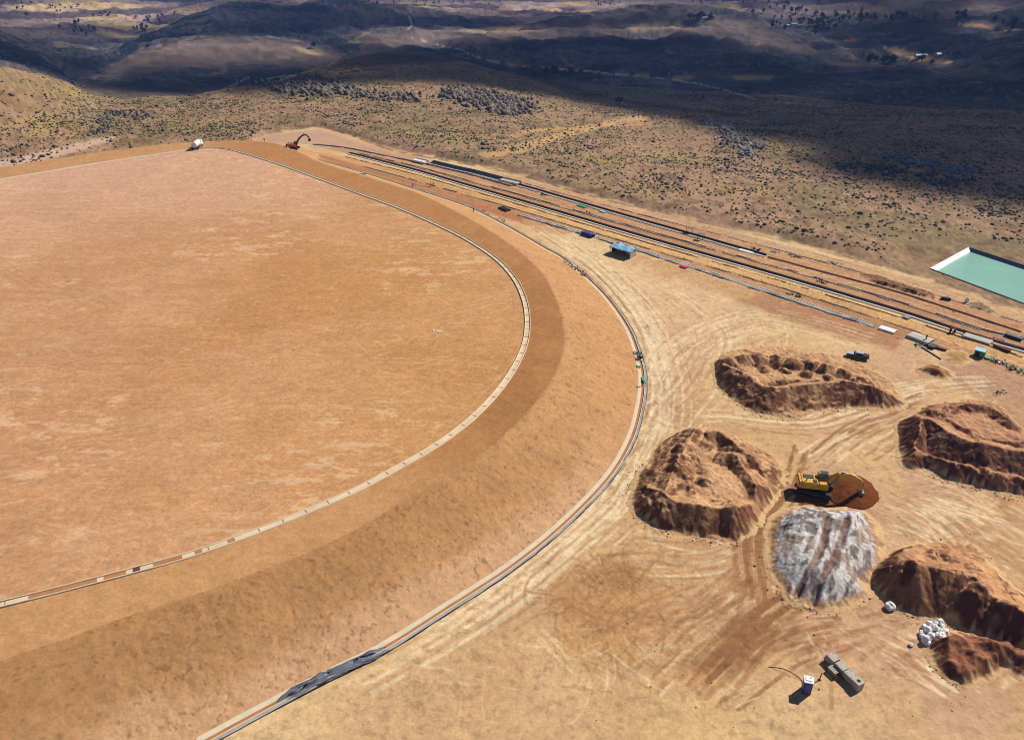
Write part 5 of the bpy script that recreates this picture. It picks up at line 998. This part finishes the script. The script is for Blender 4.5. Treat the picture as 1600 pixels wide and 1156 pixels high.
def gz(x, y):
    """fast ground height from the finished sheet"""
    az = np.arctan2(x, y); r = np.hypot(x, y); i = np.clip(np.searchsorted(AZ, az)-1, 0, na-2); j = np.clip(np.searchsorted(RR, r)-1, 0, nr-2)
    ta = ((az-AZ[i])/(AZ[i+1]-AZ[i]))[:, None]; tr_ = ((r-RR[j])/(RR[j+1]-RR[j]))[:, None]; G = Zf.reshape(na, nr)
    return ((G[i, j][:, None]*(1-ta)+G[i+1, j][:, None]*ta)*(1-tr_)+(G[i, j+1][:, None]*(1-ta)+G[i+1, j+1][:, None]*ta)*tr_)[:, 0]
def natural(n, r1=640, pw=1.):
    az = rg.uniform(-.66, .66, n); e = np.interp(az, EAZ, ER); r = e+5+(r1-e)*rg.rand(n)**pw; r = np.where(r1 > e, r, 0); x, y = np.sin(az)*r, np.cos(az)*r
    pc = np.mean(POND, 0); ok = (r > 150) & (np.hypot(x-pc[0], y-pc[1]) > 34) & ~inside(x, y, toe_poly); x, y = x[ok], y[ok]; z = gz(x, y); u, v = px(x, y, z); return x, y, z, u, v
x, y, z, u, v = natural(190000, 640, .9)
dn_ = fbm(x/26, y/26, 201, 4)*.8+fbm(x/7, y/7, 203, 3)*.5; dn_ += .14*np.exp(-((u-330)/90)**2-((v-192)/22)**2)+.16*np.exp(-((u-50)/90)**2-((v-215)/28)**2)+.10*sm(1000, 1250, u)*sm(290, 340, v)-.12*sm(70, 135, v)*sm(150, 136, v)
k = rg.rand(len(x)) < sm(.56, 1.0, dn_)*.55+.03; x, y, z, u, v = [a[k] for a in (x, y, z, u, v)]; print('shrubs', len(x))
tn = rg.rand(len(x)); cc = mixc(np.tile(np.array([.060, .048, .034]), (len(x), 1)), np.array([.11, .088, .06]), tn)*1.0; cc = mixc(cc, np.array([.07, .075, .03]), (rg.rand(len(x)) < .2)*1.)
sz = rg.gamma(2., .12, len(x))+.11; tag(scatter('scrub', np.c_[x, y, z+sz*.2], np.minimum(sz, 1.3), cc), kind='stuff')
x, y, z, u, v = natural(70000, 600, .9); w_ = np.zeros(len(x))
for pu, pv, su, sv in [(505, 150, 45, 10), (680, 212, 70, 8), (760, 218, 60, 7), (870, 235, 50, 7), (1010, 298, 80, 9), (1160, 298, 60, 7), (1215, 232, 30, 8), (130, 145, 50, 10), (70, 195, 80, 22), (330, 195, 60, 14), (930, 250, 70, 6), (1060, 245, 50, 6), (1340, 258, 40, 7)]: w_ += np.exp(-((u-pu)/su)**2-((v-pv)/sv)**2)
k = rg.rand(len(x)) < np.clip(w_, 0, 1)*.4+.10; x, y, z = x[k], y[k], z[k]; print('grass', len(x)); tn = rg.rand(len(x)); cc = mixc(np.tile(np.array([.26, .20, .09]), (len(x), 1)), np.array([.16, .15, .05]), tn)
sz = rg.uniform(.25, .6, len(x)); tag(scatter('grass_tufts', np.c_[x, y, z+sz*.3], sz, cc, squash=.9), kind='stuff')
# loose clods and stones round the heaps, along the terraces and over the yard
qx, qy = [], []
for pts_, n_ in (([(1115, 566), (1125, 600), (1150, 628), (1180, 648), (1230, 654), (1300, 642), (1370, 640), (1408, 634)], 420), ([(1000, 725), (990, 768), (998, 805), (1028, 828), (1085, 840), (1136, 844), (1176, 832)], 380),
                 ([(1409, 715), (1448, 734), (1486, 750), (1534, 764), (1600, 782)], 300), ([(1384, 932), (1410, 950), (1438, 963), (1481, 970), (1514, 988)], 260), ([(1464, 1022), (1476, 1050), (1503, 1066)], 120),
                 ([(1203, 828), (1210, 900), (1240, 940), (1285, 951), (1346, 932), (1372, 880)], 380), ([(1236, 770), (1300, 798), (1345, 798)], 120), (lpts('a', 820, 1450), 260), (lpts('c', 560, 1600), 420), (lpts('d', 560, 1600), 300), (lpts('e', 560, 1600), 420), (lpts('f', 600, 1600), 360), (lpts('g', 800, 1600), 420), (lpts('b', 600, 1500), 420)):
    P = wpath(pts_, 0); i_ = rg.randint(len(P)-1, size=n_); t_ = rg.rand(n_)[:, None]; o_s = .9 if n_ != 420 else .5; q = P[i_]*(1-t_)+P[i_+1]*t_+rg.randn(n_, 2)*o_s; qx.append(q[:, 0]); qy.append(q[:, 1])
q = at(rg.uniform(860, 1640, 1500), rg.uniform(420, 1150, 1500), 0); k = (rg.rand(1500) < .12) & ~inside(q[0], q[1], toe_poly); qx.append(q[0][k]); qy.append(q[1][k]); x, y = np.concatenate(qx), np.concatenate(qy); n_ = len(x)
sz = np.minimum(rg.gamma(1.5, .03, n_)+.05, .24); cc = mixc(np.tile(C(140, 98, 72), (n_, 1)), C(204, 160, 120), rg.rand(n_)); tag(scatter('loose_stones', np.c_[x, y, gz(x, y)+sz*.3], sz, cc, m=M_rock), kind='stuff')
# rock outcrops
def outcrop(pts_, n, s0, s1, col, label, seed, zz=-6, sp=1.0):
    rg2 = np.random.RandomState(seed); P = []
    for i in range(n):
        j = rg2.randint(len(pts_)); u, v, su, sv = pts_[j]; P.append((u+rg2.randn()*su, v+rg2.randn()*sv))
    P = np.array(P); q = at(P[:, 0], P[:, 1], zz); x, y = q[0], q[1]; z = gz(x, y)
    for _ in range(3): q = at(P[:, 0], P[:, 1], z); x, y = q[0], q[1]; z = gz(x, y)
    s_ = rg2.uniform(s0, s1, n)**1.0; c = np.array(col)[None]*rg2.uniform(.6, 1.35, (n, 1)); c0 = np.array([x.mean(), y.mean(), z.mean()])
    o = scatter('rock_outcrop', np.c_[x, y, z+s_*.25]-c0, s_, c, base=I1, squash=.75, m=M_rock, tilt=True, jag=.35, long=rg2.uniform(1, 2.0, n)); o.location = c0; return tag(o, label, 'rocks', kind='stuff' if s0 < .42 and n != 330 else None)
outcrop([(480, 132, 18, 6), (462, 138, 16, 5), (500, 140, 14, 5), (530, 140, 12, 4), (440, 136, 12, 3)], 900, .5, 2.0, (.14, .105, .074), 'jagged dark rock outcrop on the ridge line above the distant excavator', 1)
outcrop([(740, 150, 26, 5), (770, 160, 24, 7), (800, 165, 16, 6), (720, 144, 10, 3), (795, 172, 10, 4)], 900, .45, 1.7, (.15, .115, .086), 'broad grey rock outcrop on the slope at the top centre', 2)
outcrop([(1112, 193, 9, 1.5), (1128, 200, 7, 4), (1140, 212, 8, 5), (1150, 219, 12, 4), (1165, 236, 6, 5), (1178, 228, 12, 4)], 330, .4, 1.4, (.26, .22, .19), 'pale rocks strung down the hillside at the shadow edge', 3)
outcrop([(1400, 245, 16, 3), (1440, 255, 20, 4), (1480, 264, 16, 3), (1500, 270, 20, 3)], 260, .35, 1.0, (.19, .19, .20), 'long bluish stone scatter on the shaded slope at the right', 4)
outcrop([(15, 122, 12, 3), (95, 132, 14, 6), (115, 140, 10, 4), (60, 128, 10, 3)], 260, .4, 1.5, (.11, .095, .08), 'rocks on the crest of the near left hill', 5)
outcrop([(150, 168, 12, 4), (165, 190, 14, 5), (158, 202, 9, 3), (185, 178, 12, 3), (222, 182, 10, 3)], 200, .3, 1.0, (.10, .085, .07), 'scattered dark rocks on the left slope below the ridge', 6)
outcrop([(600, 152, 30, 3), (560, 146, 20, 3), (640, 155, 10, 3)], 120, .5, 1.4, (.13, .12, .10), 'thin line of rocks between the two big outcrops', 7)
outcrop([(1340, 262, 20, 4), (1370, 262, 20, 4), (1420, 275, 30, 5), (1480, 285, 20, 4)], 150, .4, 1.3, (.10, .08, .07), 'dark stones on the shaded slope below the bluish scatter', 8)
# trees of the far valleys
def tree_mesh(seed, tall):
    rg2 = np.random.RandomState(seed); V, F_, fm = [], [], []; hgt = 9. if tall else 7.
    bm = bmesh.new(); bmesh.ops.create_cone(bm, cap_ends=True, segments=6, radius1=.35, radius2=.12, depth=hgt*.7)
    for v_ in bm.verts: V.append((v_.co.x, v_.co.y, v_.co.z+hgt*.35))
    for f in bm.faces:
        vs = [v_.index for v_ in f.verts]
        for i in range(1, len(vs)-1): F_.append((vs[0], vs[i], vs[i+1])); fm.append(1)
    bm.free()
    for i in range(16):
        a = rg2.rand()*6.28; rr = rg2.rand()*(1.6 if tall else 2.6); zc = hgt*rg2.uniform(.4, .95); r_ = rg2.uniform(.7, 1.4); c = np.array([math.cos(a)*rr, math.sin(a)*rr, zc])
        for j in range(30):
            d_ = rg2.randn(3); d_ /= np.linalg.norm(d_); p = c+d_*r_*rg2.uniform(.6, 1.1); e1 = rg2.randn(3)*.30; e2 = rg2.randn(3)*.30; b0 = len(V); V += [tuple(p-e1), tuple(p+e1+e2), tuple(p+e2*1.5-e1*.2)]; F_.append((b0, b0+1, b0+2)); fm.append(0)
    return V, F_, fm
protos = []
for i, (t_, m_) in enumerate(((True, M_leaf), (True, M_leaf2), (False, M_leaf), (False, M_leaf2))):
    V, F_, fm = tree_mesh(i, t_); o = mesh_np('tree', V, F_, [m_, M_bark], fm=fm); protos.append(o)
def raycast(u, v, zlo=-260):
    """first hit of the ray through a picture point on the ground sheet"""
    a, c, s = ray(u, v); t = np.geomspace(250, 6500, 900); x, y, z = a*t, c*t, H+s*t; g_ = gz(x, y); k = np.nonzero(z < g_)[0]; i = k[0] if len(k) else None
    return None if i is None else (x[i], y[i], g_[i])
TR = [(125, 48, 14, 5, 14, 0, 'dark tree in the clump in the valley at the upper left', 'trees clumped in the upper left valley'), (228, 46, 10, 4, 9, 0, 'dark tree at the foot of the blue ridge, upper left', 'trees at the foot of the blue ridge'), (60, 14, 34, 4, 16, 1, 'small tree dotted over the pale fields at the top left corner', 'trees on the top left fields'),
      (245, 30, 14, 5, 10, 0, 'dark tree on the pale fields beside the blue ridge', 'trees beside the blue ridge'), (155, 26, 12, 3, 6, 2, 'dark bushy tree on the purple fields, top left', 'bushy trees top left'), (1230, 20, 26, 12, 34, 0, 'dark tree scattered round the far village', 'trees round the far village'),
      (1275, 42, 16, 6, 26, 2, 'dark bushy tree in the grove below the far village', 'grove below the far village'), (1340, 30, 28, 4, 22, 0, 'dark tree in the row right of the far village', 'tree row right of the village'), (1405, 30, 10, 3, 12, 1, 'tall dark tree in the row at the upper right', 'row of trees at the upper right'),
      (1503, 28, 7, 3, 10, 2, 'dark round tree by the pale field, upper right', 'trees by the pale upper right field'), (1570, 42, 16, 3, 8, 0, 'dark tree at the right edge by the pale field', 'trees at the right edge'), (950, 6, 14, 3, 14, 0, 'dark tree in the clump on the top centre skyline', 'trees on the top centre hill'),
      (700, 4, 60, 3, 24, 1, 'small tree on the pale farmland at the top centre', 'trees on the top centre farmland'), (1130, 4, 50, 3, 16, 0, 'dark tree along the top edge right of centre', 'trees along the top edge'), (1095, 30, 12, 2, 8, 2, 'dark shrub-like tree near the pale farmyard on the lit hill', 'trees near the farmyard'),
      (1400, 98, 40, 3, 12, 2, 'dark bush along the lower edge of the long pale field', 'bushes along the long pale field'), (870, 118, 14, 2, 9, 2, 'dark bush in the shaded valley beside the pale track', 'bushes beside the pale track')]
cnt = 0; rt = np.random.RandomState(3); used = set()
for u, v, su, sv, n, pi_, lb, gp in TR:
    for i in range(n):
        h = raycast(u+rt.randn()*su, max(v+rt.randn()*sv, -2))
        if h is None or h[2] > 60 or math.hypot(h[0], h[1]) < 620: continue
        j = (pi_+rt.randint(2)) % 4; o = protos[j] if j not in used else protos[j].copy()
        if j in used: COL.objects.link(o)
        used.add(j); o.location = (h[0], h[1], h[2]-.3); o.rotation_euler.z = rt.rand()*6; s_ = rt.uniform(.8, 1.5); o.scale = (s_*1.25, s_*1.25, s_); tag(o, lb, 'tree', gp); cnt += 1
h = raycast(565, 49)
for u, v, lb in ((565, 49, 'twin-crowned tree on the bare hill crest, top left of centre'), (491, 77, 'lone dark tree on the yellow patch of the left hill'), (968, 163, 'lone dark bush on the shaded slope, top centre')):
    h = raycast(u, v)
    if h: o = protos[2].copy(); COL.objects.link(o); o.location = (h[0], h[1], h[2]-.2); o.scale = (1, 1, .7 if v > 100 else 1.2); [o.__delitem__(k_) for k_ in list(o.keys())]; tag(o, lb, 'tree')
for j, o in enumerate(protos):
    if j not in used: bpy.data.objects.remove(o)
print('trees', cnt)
def house(u, v, L_, Wd, hh, rz, label, roof=M_roof, group=None):
    h = raycast(u, v)
    if h is None: return
    r_ = empty('house', (h[0], h[1], h[2]-.3), rz, label, 'house', group); MB().box((0, 0, hh/2), (L_, Wd, hh)).build('wall', M_adobe, r_)
    MB().prism([(-Wd/2-.4, hh-.05), (Wd/2+.4, hh-.05), (0, hh+Wd*.28)], -L_/2-.4, L_/2+.4).build('roof', roof, r_).rotation_euler.z = math.pi/2
    for k in (-.3, .3): MB().box((L_*k, -Wd/2-.03, hh*.55), (1., .06, .9)).build('window', M_door, r_)
    MB().box((0, -Wd/2-.03, 1.0), (1., .06, 2.)).build('door', M_door, r_)
house(1438, 92, 17, 6, 3, .1, 'long pale shed on the bright field at the upper right'); house(1240, 41, 11, 7, 3.4, .2, 'white house of the far village, the largest'); house(1250, 43, 8, 6, 3, -.3, 'white house of the far village, right of the largest'); house(1230, 42, 6, 5, 3, .5, 'small house of the far village, left of the largest')
house(1465, 90, 7, 6, 3, .3, 'small pale hut right of the long shed'); house(953, 121, 5, 4, 2.6, 0, 'tiny white hut in the shaded valley, top centre'); house(1100, 31, 14, 6, 3, .1, 'pale farm building on the lit hill, left'); house(1112, 29, 9, 6, 3, -.2, 'pale farm building on the lit hill, right')
